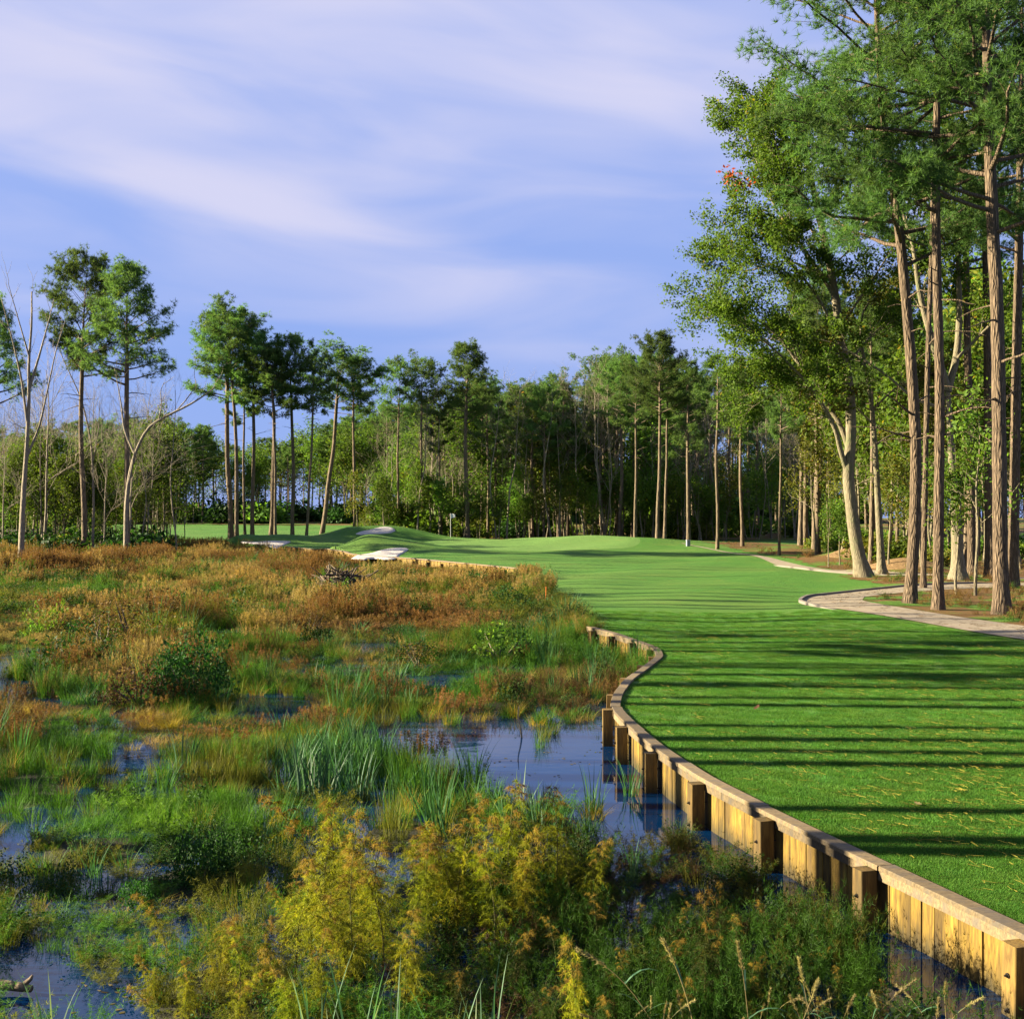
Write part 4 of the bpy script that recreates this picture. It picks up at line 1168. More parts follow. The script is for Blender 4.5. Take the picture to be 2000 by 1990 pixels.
for px, by, top, Y, kind, k, wd_, ln, lb in [
        (826, 1036, 694, 142, 'flat', 1, 1.0, 0.0, 'dome topped pine with upswept bare limbs left of the flagstick'),
        (863, 1040, 770, 140, 'thin', 0, 1.1, 0.03, 'slim pale trunked pine directly behind the flagstick'),
        (915, 1043, 641, 138, 'big', 1, 1.15, 0.0, 'tallest dark conical pine just right of the flagstick'),
        (780, 1036, 700, 150, 'flat', 0, 0.9, 0.0, 'dark flat topped pine behind the dome topped one'),
        (953, 1040, 720, 146, 'round', 1, 1.0, 0.03, 'shorter dark pine leaning against the conical pine'),
        (1040, 1045, 722, 144, 'cone', 0, 1.0, 0.0, 'dark rounded pine at the middle of the wood'),
        (1100, 1045, 716, 147, 'cone', 1, 1.0, 0.0, 'dark pine with a pointed tip left of the dip in the treetops'),
        (1062, 1047, 730, 140, 'round', 1, 0.9, 0.0, 'pine with two pale trunks close together at mid wood'),
        (1210, 1055, 690, 140, 'round', 0, 1.15, 0.0, 'broad bright green pine right of the dip in the treetops'),
        (1284, 1060, 634, 117, 'big', 0, 0.95, 0.015, 'tall pine with sunlit bare trunk and feathery tip, right of centre'),
        (1298, 1062, 700, 119, 'thin', 0, 1.2, 0.02, 'twisted sunlit trunk close to the feathery tipped pine'),
        (1240, 1058, 690, 128, 'round', 1, 1.0, 0.0, 'pine left of the feathery tipped one'),
        (1345, 1060, 672, 126, 'cone', 0, 1.0, 0.0, 'dark pine right of the feathery tipped one'),
        (1401, 1072, 660, 104, 'thin', 1, 1.25, 0.012, 'lone slim pine with pale straight trunk at the lawn edge'),
        (1522, 1083, 700, 90, 'round', 1, 0.85, 0.015, 'pine with reddish straight trunk beside the far path'),
        (1450, 1072, 690, 112, 'round', 0, 1.0, 0.0, 'bushy pine between the two lone trunks at the lawn edge')]:
    pine_px(px, by, top, Y, kind, k, lb, wd_, ln, G3)
def where(px):
    for lim, w in ((60, 'at the far left edge'), (160, 'left of the twin pines'), (300, 'behind the twin pines'), (430, 'in the gap right of the twin pines'), (560, 'behind the cluster of bare trunked pines'), (700, 'behind the umbrella shaped pine'),
                   (800, 'left of the dome topped pine'), (870, 'behind the dome topped pine'), (960, 'behind the tallest conical pine'), (1060, 'right of the conical pine'), (1150, 'below the dip in the treetops'), (1250, 'left of the feathery tipped pine'),
                   (1350, 'behind the feathery tipped pine'), (1450, 'behind the lone slim pine'), (1560, 'left of the spreading oak'), (1690, 'behind the spreading oak'), (1800, 'behind the leaning tall pine'), (1900, 'behind the middle pine')):
        if px < lim: return w
    return 'behind the thickest pine'
KIND = {'round': 'rounded pine', 'cone': 'pointed pine', 'flat': 'flat topped pine', 'thin': 'slim pine', 'big': 'tall pine'}
LEAFY = ('green leafy tree', 'yellowing leafy tree', 'bushy green tree')
# the wood itself: pines standing in depth behind the green
G4 = 'pines of the wood behind the green'
LB4 = 'pine standing in the dense wood behind the green'
LB5 = 'smaller pine in the distant tree line beyond the left lawn'
LB6 = 'pine in the open wood to the right of the path'
def top_line(px):   # where the treetops of the wood reach in the photograph
    return 18 + np.interp(px, [-100, 60, 130, 320, 420, 560, 700, 800, 880, 960, 1020, 1100, 1140, 1180, 1260, 1320, 1420, 1600, 2100], [830, 815, 800, 810, 830, 850, 800, 790, 760, 735, 725, 730, 755, 700, 690, 690, 700, 700, 690])
cnt = 0
for i in range(80):
    Y = prg.uniform(146, 205)
    px = prg.uniform(790, 1620)
    if Y > 190 and prg.uniform() < 0.4: continue
    top = top_line(px) + abs(prg.normal(0, 45)) - 3
    x = (px - 1000) / F * Y
    H = CAM_H - (top - 1000) / F * Y - 0.6
    kd = prg.choice(['round', 'cone', 'flat', 'thin'], p=[.34, .30, .11, .25])
    put_pine(kd, int(prg.integers(0, 2)), x, Y, H, KIND[kd] + (' deep' if Y > 180 else '') + ' in the wood, ' + where(px), G4, prg.uniform(0.85, 1.15) * (25 / H) ** 0.4)
for i in range(150):
    Y = prg.uniform(235, 320)
    px = prg.uniform(-60, 1640)
    top = top_line(px) + abs(prg.normal(0, 28)) + (40 if px > 860 else 0)
    x = (px - 1000) / F * Y
    H = CAM_H - (top - 1000) / F * Y - 0.6
    kd = prg.choice(['round', 'cone', 'flat', 'thin'], p=[.36, .2, .14, .3])
    put_pine(kd, int(prg.integers(0, 2)), x, Y, H, 'distant ' + KIND[kd] + ', ' + where(px), 'far tree line beyond the wood and lawn', prg.uniform(0.85, 1.2) * (27 / H) ** 0.3)
for i in range(40):
    Y = prg.uniform(70, 125)
    px = prg.uniform(1560, 2040)
    x = (px - 1000) / F * Y
    if x < np.interp(Y, [70, 85, 100, 125], [21, 22.5, 22, 20]): continue
    H = CAM_H - (prg.uniform(560, 760) - 1000) / F * Y
    kd = prg.choice(['round', 'cone', 'thin'], p=[.4, .3, .3])
    put_pine(kd, int(prg.integers(0, 2)), x, Y, H, KIND[kd] + ' in the wood beyond the path, ' + where(px), 'pines of the right hand wood', prg.uniform(0.8, 1.1))

# --- slim broadleaf trees, saplings and brush (shared shapes)
def bl_proto(seed, H, leafm, dens, leaf_n=8, size=0.22, spread=0.3, r0=0.07, crown=0.35, kids=9, sub=0.22, bare=False, depth=1):
    rg = np.random.default_rng(seed)
    tk = MB(); tips = []
    u = np.linspace(0, 1, 9)
    P = np.stack([np.cumsum(rg.normal(0, 0.012 * H, 9)), np.cumsum(rg.normal(0, 0.012 * H, 9)), u * H], 1); P[:, :2] -= P[0, :2]
    P = smooth_path(P, 16)
    tube(tk, P, np.linspace(r0, r0 * 0.2, 16), 6)
    for k in range(kids):
        s = crown + (1 - crown) * (k + rg.uniform(0, 1)) / kids
        q = np.array([np.interp(s, np.linspace(0, 1, 16), P[:, a]) for a in range(3)])
        sprout(tk, rg, q, rot_to((0, 0, 1), rg.uniform(0.45, 1.2) * (1.1 - 0.4 * s), rg.uniform(0, 6.28)), sub * H * rg.uniform(0.7, 1.2) * (1.25 - 0.7 * s), r0 * 0.4 * (1.1 - 0.7 * s), depth, tips)
    tips = np.array(tips); tips = tips[rg.uniform(0, 1, len(tips)) < dens]
    tm = tk.mesh('trunk', M['barebark'] if bare else M['oakbark'], True)
    if bare: return tm, None
    lm = MB(); leaves(lm, tips, leaf_n, spread, size, rg)
    return tm, lm.mesh('crown', leafm)
SAP = [bl_proto(501, 6, M['oakleaf'], .9, 9, 0.2), bl_proto(502, 6, M['yellowleaf'], .8, 8, 0.2), bl_proto(503, 7, M['brush'], .8, 8, 0.2), bl_proto(504, 5, M['brush'], 1.0, 10, 0.22)]
BROAD = [bl_proto(511, 14, M['oakleaf'], 1, 14, 0.34, 0.5, 0.13, 0.3, 18, 0.24), bl_proto(512, 14, M['yellowleaf'], .9, 13, 0.32, 0.5, 0.12, 0.35, 13, 0.24), bl_proto(513, 14, M['brush'], 1, 14, 0.34, 0.55, 0.13, 0.3, 15, 0.24)]
BARE = [bl_proto(521, 14, None, 0, r0=0.11, crown=0.3, kids=9, sub=0.32, bare=True, depth=2), bl_proto(522, 14, None, 0, r0=0.09, crown=0.45, kids=8, sub=0.28, bare=True, depth=2), bl_proto(523, 14, None, 0, r0=0.08, crown=0.55, kids=6, sub=0.22, bare=True, depth=2)]
SNAG = bl_proto(524, 14, None, 0, r0=0.24, crown=0.6, kids=7, sub=0.07, bare=True, depth=1)
def bush_mesh(seed, mat, n=120, leaf_n=9, size=0.2, spread=0.14, rx=1.0, rz=0.75):
    rg = np.random.default_rng(seed)
    d = unit(rg.normal(0, 1, (n, 3))); d[:, 2] = np.abs(d[:, 2])
    lob = 1 + 0.35 * np.sin(d[:, 0] * 5 + seed) * np.sin(d[:, 1] * 4 + 1) + rg.normal(0, 0.12, n)
    P = d * (rg.uniform(0.35, 1, (n, 1)) ** 0.5) * lob[:, None] * np.array((rx, rx, rz))
    P[:, 2] += 0.12
    lm = MB(); leaves(lm, P, leaf_n, spread, size, rg)
    st = MB()
    for k in range(9):
        e = P[rg.integers(0, n)]
        tube(st, [(rg.normal(0, .05), rg.normal(0, .05), -0.1), e * 0.5 + rg.normal(0, .05, 3), e], [0.025, 0.018, 0.006], 4, cap=False)
    return st.mesh('stem', M['oakbark'], True), lm.mesh('foliage', mat)
BUSH = [bush_mesh(601, M['brush']), bush_mesh(602, M['shrubleaf']), bush_mesh(603, M['brush'], 130), bush_mesh(604, M['yellowleaf'], 90)]
def put(pair, name, label, cat, x, y, s, group, wide=1.0, names_=('trunk', 'crown'), gz=None, lean=(0, 0)):
    root = thing(name, label, cat, (x, y, ground(x, y) if gz is None else gz), prg.uniform(0, 6.28), group, (s * wide, s * wide, s))
    root.rotation_euler[0], root.rotation_euler[1] = lean
    for nm, me in zip(names_, pair):
        if me is not None: ob(nm, me, root)
    return root
for i in range(44):        # brush under the wood
    Y = prg.uniform(141, 175); px = prg.uniform(700, 1640)
    put(BUSH[int(prg.choice([0, 2, 0, 1, 3], p=[.32, .33, .22, .03, .10]))], 'bush', 'bush at the wood edge, ' + where(px), 'bush', (px - 1000) / F * Y, Y, prg.uniform(1.6, 3.4), 'bushes under the wood', prg.uniform(0.8, 1.3), ('stem', 'foliage'))
for i in range(125):
    Y = prg.uniform(232, 264); px = prg.uniform(-60, 1660)
    put(BUSH[int(prg.choice([0, 1, 2], p=[.12, .76, .12]))], 'bush', 'far bush, ' + where(px), 'bush', (px - 1000) / F * Y, Y, prg.uniform(2.4, 5) * (1.0 if px < 860 else 1.6), 'bushes under the far trees', prg.uniform(0.9, 1.4), ('stem', 'foliage'))
for i in range(48):        # leafy understorey trees
    Y = prg.uniform(143, 190); px = prg.uniform(740, 1660)
    k = int(prg.choice([0, 1, 2], p=[.4, .15, .45]))
    put(BROAD[k], 'broadleaf_tree', LEAFY[k] + ' under the pines, ' + where(px), 'tree', (px - 1000) / F * Y, Y, prg.uniform(0.5, 1.1), 'leafy trees under the pines', 1.25)
for i in range(64):
    Y = prg.uniform(62, 125); px = prg.uniform(1580, 2060); x = (px - 1000) / F * Y
    if x < np.interp(Y, [60, 70, 85, 100, 125], [20, 20.5, 22, 22, 20]): continue
    k = int(prg.choice([0, 1, 2], p=[.4, .3, .3]))
    put(BROAD[k], 'broadleaf_tree', LEAFY[k] + ' in the wood beyond the path, ' + where(px), 'tree', x, Y, prg.uniform(0.55, 1.15), 'leafy trees of the right hand wood')
for i in range(26):
    Y = prg.uniform(66, 125); px = prg.uniform(1560, 2040); x = (px - 1000) / F * Y
    if x < np.interp(Y, [60, 70, 85, 100, 125], [21, 21, 23, 22, 20]): continue
    put(BUSH[int(prg.choice([0, 2, 3, 1]))], 'bush', 'bush on the floor beyond the path, ' + where(px), 'bush', x, Y, prg.uniform(0.9, 2.0), 'bushes of the right hand wood', 1.0, ('stem', 'foliage'))
for px, by, hpx, k, lb in [(1868, 1160, 260, 0, 'thin green sapling standing between the middle and the thickest pine'), (1905, 1162, 300, 2, 'thin leafy sapling close to the left of the thickest pine'), (1640, 1104, 130, 3, 'thin crooked sapling left of the spreading oak'),
                           (1735, 1118, 190, 1, 'yellowish sapling beside the slender pale oak'), (1618, 1108, 120, 0, 'pale thin sapling by the small dirt mound')]:
    g = at(px, by, LAWN_Z)
    put(SAP[k], 'sapling', lb, 'sapling', g[0], g[1], hpx * g[1] / F / 6, 'saplings by the path')
for i in range(52):
    Y = prg.uniform(136, 143); px = prg.uniform(690, 1500)
    x = (px - 1000) / F * Y
    k = int(prg.choice([0, 1, 2, 3], p=[.35, .15, .25, .25]))
    put(SAP[k], 'sapling', ('green', 'yellowish', 'thin green', 'bushy')[k] + ' sapling at the wood edge, ' + where(px), 'sapling', x, Y, prg.uniform(0.5, 1.35), 'saplings along the wood edge', prg.uniform(0.9, 1.5))
for i in range(70):
    Y = prg.uniform(137, 152); px = prg.uniform(700, 1640)
    put(BARE[1 + i % 2], 'bare_tree', 'thin pale bare trunk in front of the wood, ' + where(px), 'tree', (px - 1000) / F * Y, Y, prg.uniform(0.55, 1.3), 'thin bare trunks of the wood', prg.uniform(0.8, 1.3), lean=(prg.normal(0, .02), prg.normal(0, .025)))
for i in range(95):
    Y = prg.uniform(232, 300); px = prg.uniform(-60, 1640)
    put(BROAD[int(prg.choice([0, 1, 2], p=[.4, .15, .45]))], 'broadleaf_tree', 'leafy tree in the far tree line, ' + where(px), 'tree', (px - 1000) / F * Y, Y, prg.uniform(0.7, 1.3), 'far leafy trees beyond the wood and lawn', 1.3)
# left: leafy and bare trees of the swamp edge
for i in range(56):
    Y = prg.uniform(100, 140); px = prg.uniform(-60, 330); x = (px - 1000) / F * Y
    k = int(prg.choice([0, 1, 2], p=[.35, .3, .35]))
    put(BROAD[k], 'broadleaf_tree', LEAFY[k] + ' at the swamp edge, ' + where(px), 'tree', x, Y, prg.uniform(0.35, 0.8), 'leafy trees of the swamp edge', gz=0.0)
for i in range(46):
    Y = prg.uniform(94, 138); px = prg.uniform(-60, 350); x = (px - 1000) / F * Y
    put(BUSH[int(prg.choice([0, 1, 2, 3], p=[.15, .55, .15, .15]))], 'bush', 'bush at the swamp edge, ' + where(px), 'bush', x, Y, prg.uniform(0.9, 2.2), 'bushes of the swamp edge', 1.1, ('stem', 'foliage'), 0.0)
for i in range(44):
    Y = prg.uniform(92, 150); px = prg.uniform(-60, 360); x = (px - 1000) / F * Y
    put(BARE[int(prg.integers(0, 3))], 'bare_tree', 'thin leafless tree of the swamp, ' + where(px), 'tree', x, Y, prg.uniform(0.5, 1.15), 'leafless trees of the swamp', gz=0.0)
def bare_tree(label, Y, limbs, r0, seed, depth=1, sub=1.4, step=1.3):
    rg = np.random.default_rng(seed)
    g = atY(*limbs[0][0][0], Y); org = np.array((g[0], Y, 0.0))
    root = thing('bare_tree', label, 'tree', tuple(org), 0, 'leafless trees of the swamp')
    for k, (pts, dy, ra) in enumerate(limbs):
        bm = MB()
        P = px_path(pts, Y) - org
        if k == 0: P[0, 2] = -0.3
        P[:, 1] += dy * np.linspace(0, 1, len(P)) ** 1.2
        P = limb(bm, P, ra, max(0.018, ra * 0.22), 9, 24, rg)
        d = np.concatenate([[0], np.cumsum(np.linalg.norm(np.diff(P, axis=0), axis=1))])
        s = d[-1] * 0.45
        while s < d[-1]:
            q = np.array([np.interp(s, d, P[:, a]) for a in range(3)])
            i = min(22, int(np.searchsorted(d, s)))
            sprout(bm, rg, q, rot_to(P[i + 1] - P[i], rg.uniform(0.4, 0.9), rg.uniform(0, 6.28)), sub * rg.uniform(0.5, 1.2), 0.022, depth, [], up=0.25, kids=(2, 4))
            s += step * rg.uniform(0.6, 1.4)
        bm.link('trunk' if k == 0 else 'branch', M['barebark'], root, True)
bare_tree('pale leafless tree with several upright stems near the left edge', 84,
    [([(40, 1085), (45, 980), (52, 880), (57, 780), (56, 700), (62, 640), (62, 570)], 0, 0.22), ([(54, 830), (45, 740), (35, 680), (15, 590)], -1, 0.1), ([(57, 760), (75, 690), (90, 620), (95, 580)], 1, 0.1),
     ([(50, 900), (75, 830), (88, 750), (98, 680), (112, 620)], 1.5, 0.09), ([(58, 700), (45, 640), (28, 560)], -1, 0.06)], 0.2, 41)
bare_tree('leafless tree with one long limb arching right over the gap in the trees', 90,
    [([(246, 1080), (246, 1000), (252, 930), (265, 880), (290, 832), (330, 810), (372, 790), (400, 772), (420, 757)], 0, 0.2), ([(345, 802), (362, 780), (380, 750), (372, 730)], 1, 0.05), ([(310, 820), (318, 790), (318, 765), (328, 750)], -1, 0.05),
     ([(262, 885), (240, 840), (232, 790), (215, 715)], 1, 0.09), ([(248, 960), (262, 900), (270, 860), (268, 830)], -1, 0.06)], 0.2, 42)
bare_tree('leafless crooked stems between the two tall twin pines', 100, [([(180, 1070), (183, 1000), (182, 930), (178, 860), (160, 780), (118, 690)], 0, 0.13), ([(182, 900), (190, 830), (186, 780)], 1, 0.05)], 0.2, 43)
for px, hh, k, lb in [(5, 230, 0, 'thin dark snag by the left edge of the swamp'), (345, 330, 2, 'very tall thin bare stem right of the arching leafless tree')]:
    Y = 98; g = atY(px, 1080, Y)
    put(BARE[k], 'bare_tree', lb, 'tree', g[0], Y, hh * Y / F / 14, 'leafless trees of the swamp', gz=0.0)
for i, (y, x) in enumerate(((22.8, -35), (25.6, -37), (28.8, -35), (31.4, -37))):
    put_pine('thin', i, x, y + 0.06 * (5 - x), prg.uniform(23, 26), 'slender pine well beyond the left edge of the marsh', 'slender pines on the left marsh bank', prg.uniform(0.65, 0.9), gz=0.0)
# beyond the left edge of the picture: the slender trees whose long shadows cross the lawn
SHY = [11.4, 11.75, 13.1, 15.3, 16.0, 17.15, 18.0, 18.2, 20.2, 20.7, 22.3, 23.8, 25.2, 25.6, 27.6, 29.5, 29.9, 31.2, 33, 33.6, 36.5, 38.2, 41, 42.5, 44, 46, 48, 51, 53, 55, 58, 61, 63, 67, 70, 74, 79, 84]
for i, y in enumerate(SHY):
    x = -(0.44 * y + 6 + prg.uniform(0, 5))
    if i in (9, 12, 14, 17, 19): x -= 9
    tm, cmesh = PROT['thin'][i % 2]
    Hh = prg.uniform(25, 29)
    if y > 34.5 or y > 28 and i % 2 or i in (6, 13):
        if y <= 34: x -= 3.5
        put(SNAG if y > 34 else BARE[2 - i % 2], 'bare_tree', ('stout dead trunk' if y > 34 else 'tall leafless tree') + ' on the marsh bank beyond the left edge', 'tree', x, y + 0.06 * (5 + 0.1 * y - x), prg.uniform(1.15, 1.45) * (1.12 if y > 60 else 1), 'leafless trees on the left marsh bank', 0.95 if y > 34 else 1.4, gz=0.0)
        continue
    put_pine('thin', i, x, y + 0.06 * (5 + 0.1 * y - x), Hh, 'slender tall pine on the marsh bank beyond the left edge', 'slender pines on the left marsh bank', prg.uniform(0.75, 1.05), gz=0.0)

# ------------------------------------------------------------------ single plants and things of the marsh
M['fstem'] = foliage('green_brown_stem', (0.05, 0.055, 0.012), (0.12, 0.11, 0.03))
def fennel_mesh(seed, H=1.5, bend=0.25, nb=54, stems=3):
    """a feathery plant: curved stems, many drooping side sprays of thread-fine leaves"""
    rg = np.random.default_rng(seed)
    st, lf, tp = MB(), MB(), MB()
    u = np.linspace(0, 1, 10)
    for j in range(stems):
        Hs = H * (1.0 if j == 0 else rg.uniform(0.6, 0.88)); a0 = 0 if j == 0 else rg.uniform(0.6, 5.6); bs = bend * rg.uniform(0.8, 1.6) if j else bend
        o_ = np.array((0, 0, 0)) if j == 0 else np.array((rg.normal(0, .10), rg.normal(0, .10), 0))
        bx_ = bs * Hs * u ** 2.2
        P = np.stack([bx_ * math.cos(a0), bx_ * math.sin(a0) + 0.03 * H * np.sin(u * 4 + seed), Hs * (u - 0.12 * bs * u ** 3)], 1) + o_
        tube(st, P, np.linspace(0.011, 0.003, 10), 5)
        tipf = rg.uniform(0.45, 0.85) if j == 0 else rg.uniform(0.05, 0.35)
        for k in range(nb):
            s = 0.10 + 0.90 * (k + rg.uniform(0, 1)) / nb
            q = np.array([np.interp(s, u, P[:, a]) for a in range(3)])
            az = k * 2.4 + rg.normal(0, .5)
            ln = H * (0.20 * math.sin(math.pi * min(0.88, 0.25 + 0.66 * s)) + 0.03) * rg.uniform(0.5, 1.3)
            hd = np.array((math.cos(az), math.sin(az), 0)); hd = unit(hd + np.array((math.cos(a0), math.sin(a0), 0)) * 0.45 * s)
            v = np.linspace(0, 1, 6)
            B = q + hd * (ln * v * 0.8)[:, None] + np.array((0, 0, 1)) * (ln * (0.95 * v - 0.95 * v ** 2.0))[:, None]
            tube(st, B, np.linspace(0.0028, 0.001, 6), 3, cap=False)
            m = 54
            w_ = rg.uniform(0.1, 1.0, m)
            Q = np.stack([np.interp(w_, v, B[:, a]) for a in range(3)], 1)
            dst = tp if (s > 0.70 and rg.uniform() < tipf) else lf
            d = unit(rg.normal(0, 1, (m, 3)) + np.array((0, 0, -0.5)) + hd * 0.9)
            side = unit(np.cross(d, rg.normal(0, 1, (m, 3))))
            L = rg.uniform(0.025, 0.08, (m, 1)) * H / 1.5 * 1.2
            V = np.stack([Q - side * 0.0026, Q + side * 0.0026, Q + d * L + np.array((0, 0, -0.010))], 1).reshape(-1, 3)
            dst.add(V, np.arange(3 * m).reshape(-1, 3), None, np.repeat(rg.uniform(0, 1, m) * .4 + rg.uniform(0, .6), 3))
    return st.mesh('stem', M['fstem'], True), lf.mesh('foliage', M['fennel']), tp.mesh('plume_tip', M['fenneltip'])
FEN = [fennel_mesh(k, 1.5, b, 54, n_) for k, b, n_ in ((1, 0.22, 2), (2, 0.42, 1), (3, 0.10, 2), (4, 0.3, 3))]
M['fennel_shade'] = foliage('feathery_shade_tint_leaves', (0.010, 0.024, 0.003), (0.040, 0.058, 0.007), (0.085, 0.075, 0.012), 0.9, trans=0.4, objvar=0.35)  # dark version of the feathery leaves, the stand's shade mixed into the colour
M['lime'] = foliage('feathery_lime_leaves', (0.075, 0.115, 0.005), (0.24, 0.26, 0.010), (0.28, 0.22, 0.015), 0.92, trans=0.45, objvar=0.3)
FENL = [(a, (lambda c: (c.materials.clear(), c.materials.append(M['lime']), c)[2])(b.copy()), c_) for a, b, c_ in FEN]
FEN_SHADE = [(a, (lambda c: (c.materials.clear(), c.materials.append(M['fennel_shade']), c)[2])(b.copy()), c_) for a, b, c_ in FEN]
frg = np.random.default_rng(900)
def plant(pair, name, label, cat, px, py, hpx, group, base_h=1.5, rz=None, nm=('stem', 'foliage', 'plume_tip'), wide=1.0, gz=-0.03):
    g = at(px, py, 0.0)
    s = hpx * g[1] / F / base_h * ((1.12 if px > 590 else 0.92) if name == 'feathery_plant' else 1)
    root = thing(name, label, cat, (g[0], g[1], gz), frg.uniform(0, 6.28) if rz is None else rz, group, (s * wide, s * wide, s))
    for n_, me in zip(nm, pair):
        if me is not None: ob(n_, me, root)
    return root
FG = 'feathery golden plants at the near edge of the marsh'
for px, py, hp, k, rz, lb in [
        (640, 1850, 275, 1, 2.9, 'tallest feathery plant, its rusty top arching left over the pond plants'),
        (560, 1830, 130, 3, 3.3, 'short arching golden plant left of the tallest feathery one'),
        (330, 1900, 180, 1, 3.0, 'golden arching plant with rusty top near the lower left pond'),
        (300, 1960, 120, 3, 3.4, 'low drooping golden plant at the rim of the lower left pond'),
        (985, 1790, 240, 2, 0.4, 'lime yellow plume standing out against the blue water'),
        (1095, 1790, 225, 0, 2.0, 'second lime plume right of the first against the water'),
        (420, 1950, 190, 0, None, 'wide golden plant in front of the arching one, lower left'),
        (720, 1880, 220, 2, None, 'golden plant right of the tallest feathery one')]:
    plant((FENL if 'lime' in lb else FEN)[k], 'feathery_plant', lb, 'plant', px, py, hp, FG, rz=rz)
seen = {}
def stand_label(px, py, tone):
    if tone == 'golden':
        col = 'left of the tallest plume' if px < 560 else 'under the tallest plume' if px < 690 else 'midway between the tallest and the lime plumes' if px < 850 else 'below the lime plumes'
    else:
        col = 'under the lime plumes' if px < 1100 else 'midway from the lime plumes to the bulkhead' if px < 1260 else 'nearest the bulkhead planks' if px > 1400 else 'near the bulkhead'
    row = 'rear ' if py < 1830 else 'middle ' if py < 1930 else 'front ' if py < 2010 else 'foremost '
    t_ = row + tone + ' feathery plant ' + col
    seen[t_] = seen.get(t_, 0) + 1
    return t_ if seen[t_] == 1 else ['taller ', 'leaning ', 'thinner ', 'wider '][(seen[t_] - 2) % 4] + t_
for px, py, hp in [(600, 1900, 230), (680, 1930, 250), (760, 1900, 240), (820, 1850, 230), (880, 1830, 240), (930, 1830, 220), (840, 1790, 210), (760, 1800, 210), (700, 1810, 200), (900, 1760, 170),
                   (660, 1780, 190), (480, 1990, 190), (370, 2000, 170), (520, 1960, 170), (1030, 1850, 220), (440, 2040, 200), (560, 2040, 210), (960, 1900, 200), (620, 2000, 190), (330, 2060, 190), (780, 1970, 180), (1150, 1800, 160)]:
    k = int(frg.integers(0, 4))
    plant(FENL[k] if px > 700 and frg.uniform() < .6 else FEN[k] if frg.uniform() < 0.7 else FENL[k], 'feathery_plant', stand_label(px, py, 'golden'), 'plant', px + frg.normal(0, 8), py, hp * frg.uniform(.85, 1.1), FG)
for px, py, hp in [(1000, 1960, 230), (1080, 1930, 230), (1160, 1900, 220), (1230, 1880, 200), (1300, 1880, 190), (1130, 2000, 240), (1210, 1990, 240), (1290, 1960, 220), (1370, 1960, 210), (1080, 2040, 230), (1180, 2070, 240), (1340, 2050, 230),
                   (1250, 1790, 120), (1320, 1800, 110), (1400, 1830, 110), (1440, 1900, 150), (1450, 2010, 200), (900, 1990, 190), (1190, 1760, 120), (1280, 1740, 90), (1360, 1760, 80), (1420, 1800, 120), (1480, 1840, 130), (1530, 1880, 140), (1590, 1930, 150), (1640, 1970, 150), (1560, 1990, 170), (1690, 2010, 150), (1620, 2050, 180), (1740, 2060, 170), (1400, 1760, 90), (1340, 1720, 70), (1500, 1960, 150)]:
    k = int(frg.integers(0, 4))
    plant(FEN_SHADE[k], 'feathery_plant', stand_label(px, py, 'dark'), 'plant', px + frg.normal(0, 8), py, hp * 0.62 * frg.uniform(.8, 1.1), 'shaded feathery plants in front of the bulkhead')
plant(FEN[2], 'feathery_plant', 'small rusty feathery plant standing alone at the bottom edge', 'plant', 1125, 2110, 260, FG, wide=0.7)
plant(FEN_SHADE[2], 'feathery_plant', 'tall narrow green plume in the dark front of the bulkhead', 'plant', 1370, 2020, 260, 'shaded feathery plants in front of the bulkhead', wide=0.8)
# reeds with broad blades
def reed_mesh(seed, n, hh, rad=0.2, wid=0.022, arch=0.4):
    mb = MB(); blades(mb, np.random.default_rng(seed), n, hh, rad, wid, arch, 5); return mb.mesh('blade_tuft', M['reed'])
RD = [reed_mesh(1, 46, 1.0, 0.28), reed_mesh(2, 14, 1.0, 0.12, 0.03, 0.3), reed_mesh(3, 24, 1.0, 0.2), reed_mesh(4, 9, 1.0, 0.14, 0.032, 0.35)]
RG = 'reed clumps in the marsh'
for px, py, hp, k, wd_, lb in [
        (620, 1560, 140, 0, 1.0, 'big blue green reed clump in the middle of the marsh'), (690, 1560, 115, 0, 1.0, 'reed clump right of the big blue green one'), (745, 1570, 80, 2, 1.1, 'low reed clump at the left rim of the open water'),
        (580, 1530, 110, 2, 1.0, 'reed clump at the left of the big blue green one'), (360, 1510, 110, 1, 1.2, 'narrow upright reeds beside the golden tussock'), (775, 1330, 60, 2, 1.2, 'pale blue green reeds right of the small patch of water'),
        (620, 1340, 55, 2, 1.2, 'pale reeds above the small patch of water'), (740, 1380, 55, 2, 1.0, 'reeds below the pale blue green reeds'), (1000, 1625, 130, 1, 1.4, 'curving reed blades against the water behind the lime plume'),
        (1060, 1640, 120, 1, 1.3, 'reed blades between the two lime plumes'), (1235, 1710, 80, 1, 1.2, 'reed tuft at the lower end of the open water'), (960, 1590, 90, 3, 1.3, 'sparse bent reeds at the near rim of the open water'),
        (620, 2090, 230, 3, 0.8, 'broad reed blades at the bottom edge, leftmost of the bottom reeds'), (700, 2100, 240, 3, 0.8, 'broad reed blades crossing at the bottom edge left of centre'), (770, 2110, 220, 3, 0.8, 'bright reed blades at the bottom edge under the golden stand'),
        (880, 2110, 200, 3, 0.8, 'thin reed blades at the bottom edge in dark water'), (950, 2110, 240, 3, 0.7, 'tall split reed blade at the bottom centre'), (100, 2050, 170, 3, 0.9, 'thin curved reeds rising from the lower left pond'), (170, 2080, 130, 3, 0.9, 'short reeds at the bottom left corner of the pond')]:
    plant((RD[k],), 'reed_clump', lb, 'reeds', px, py, hp, RG, 0.95, nm=('blade_tuft',), wide=wd_)
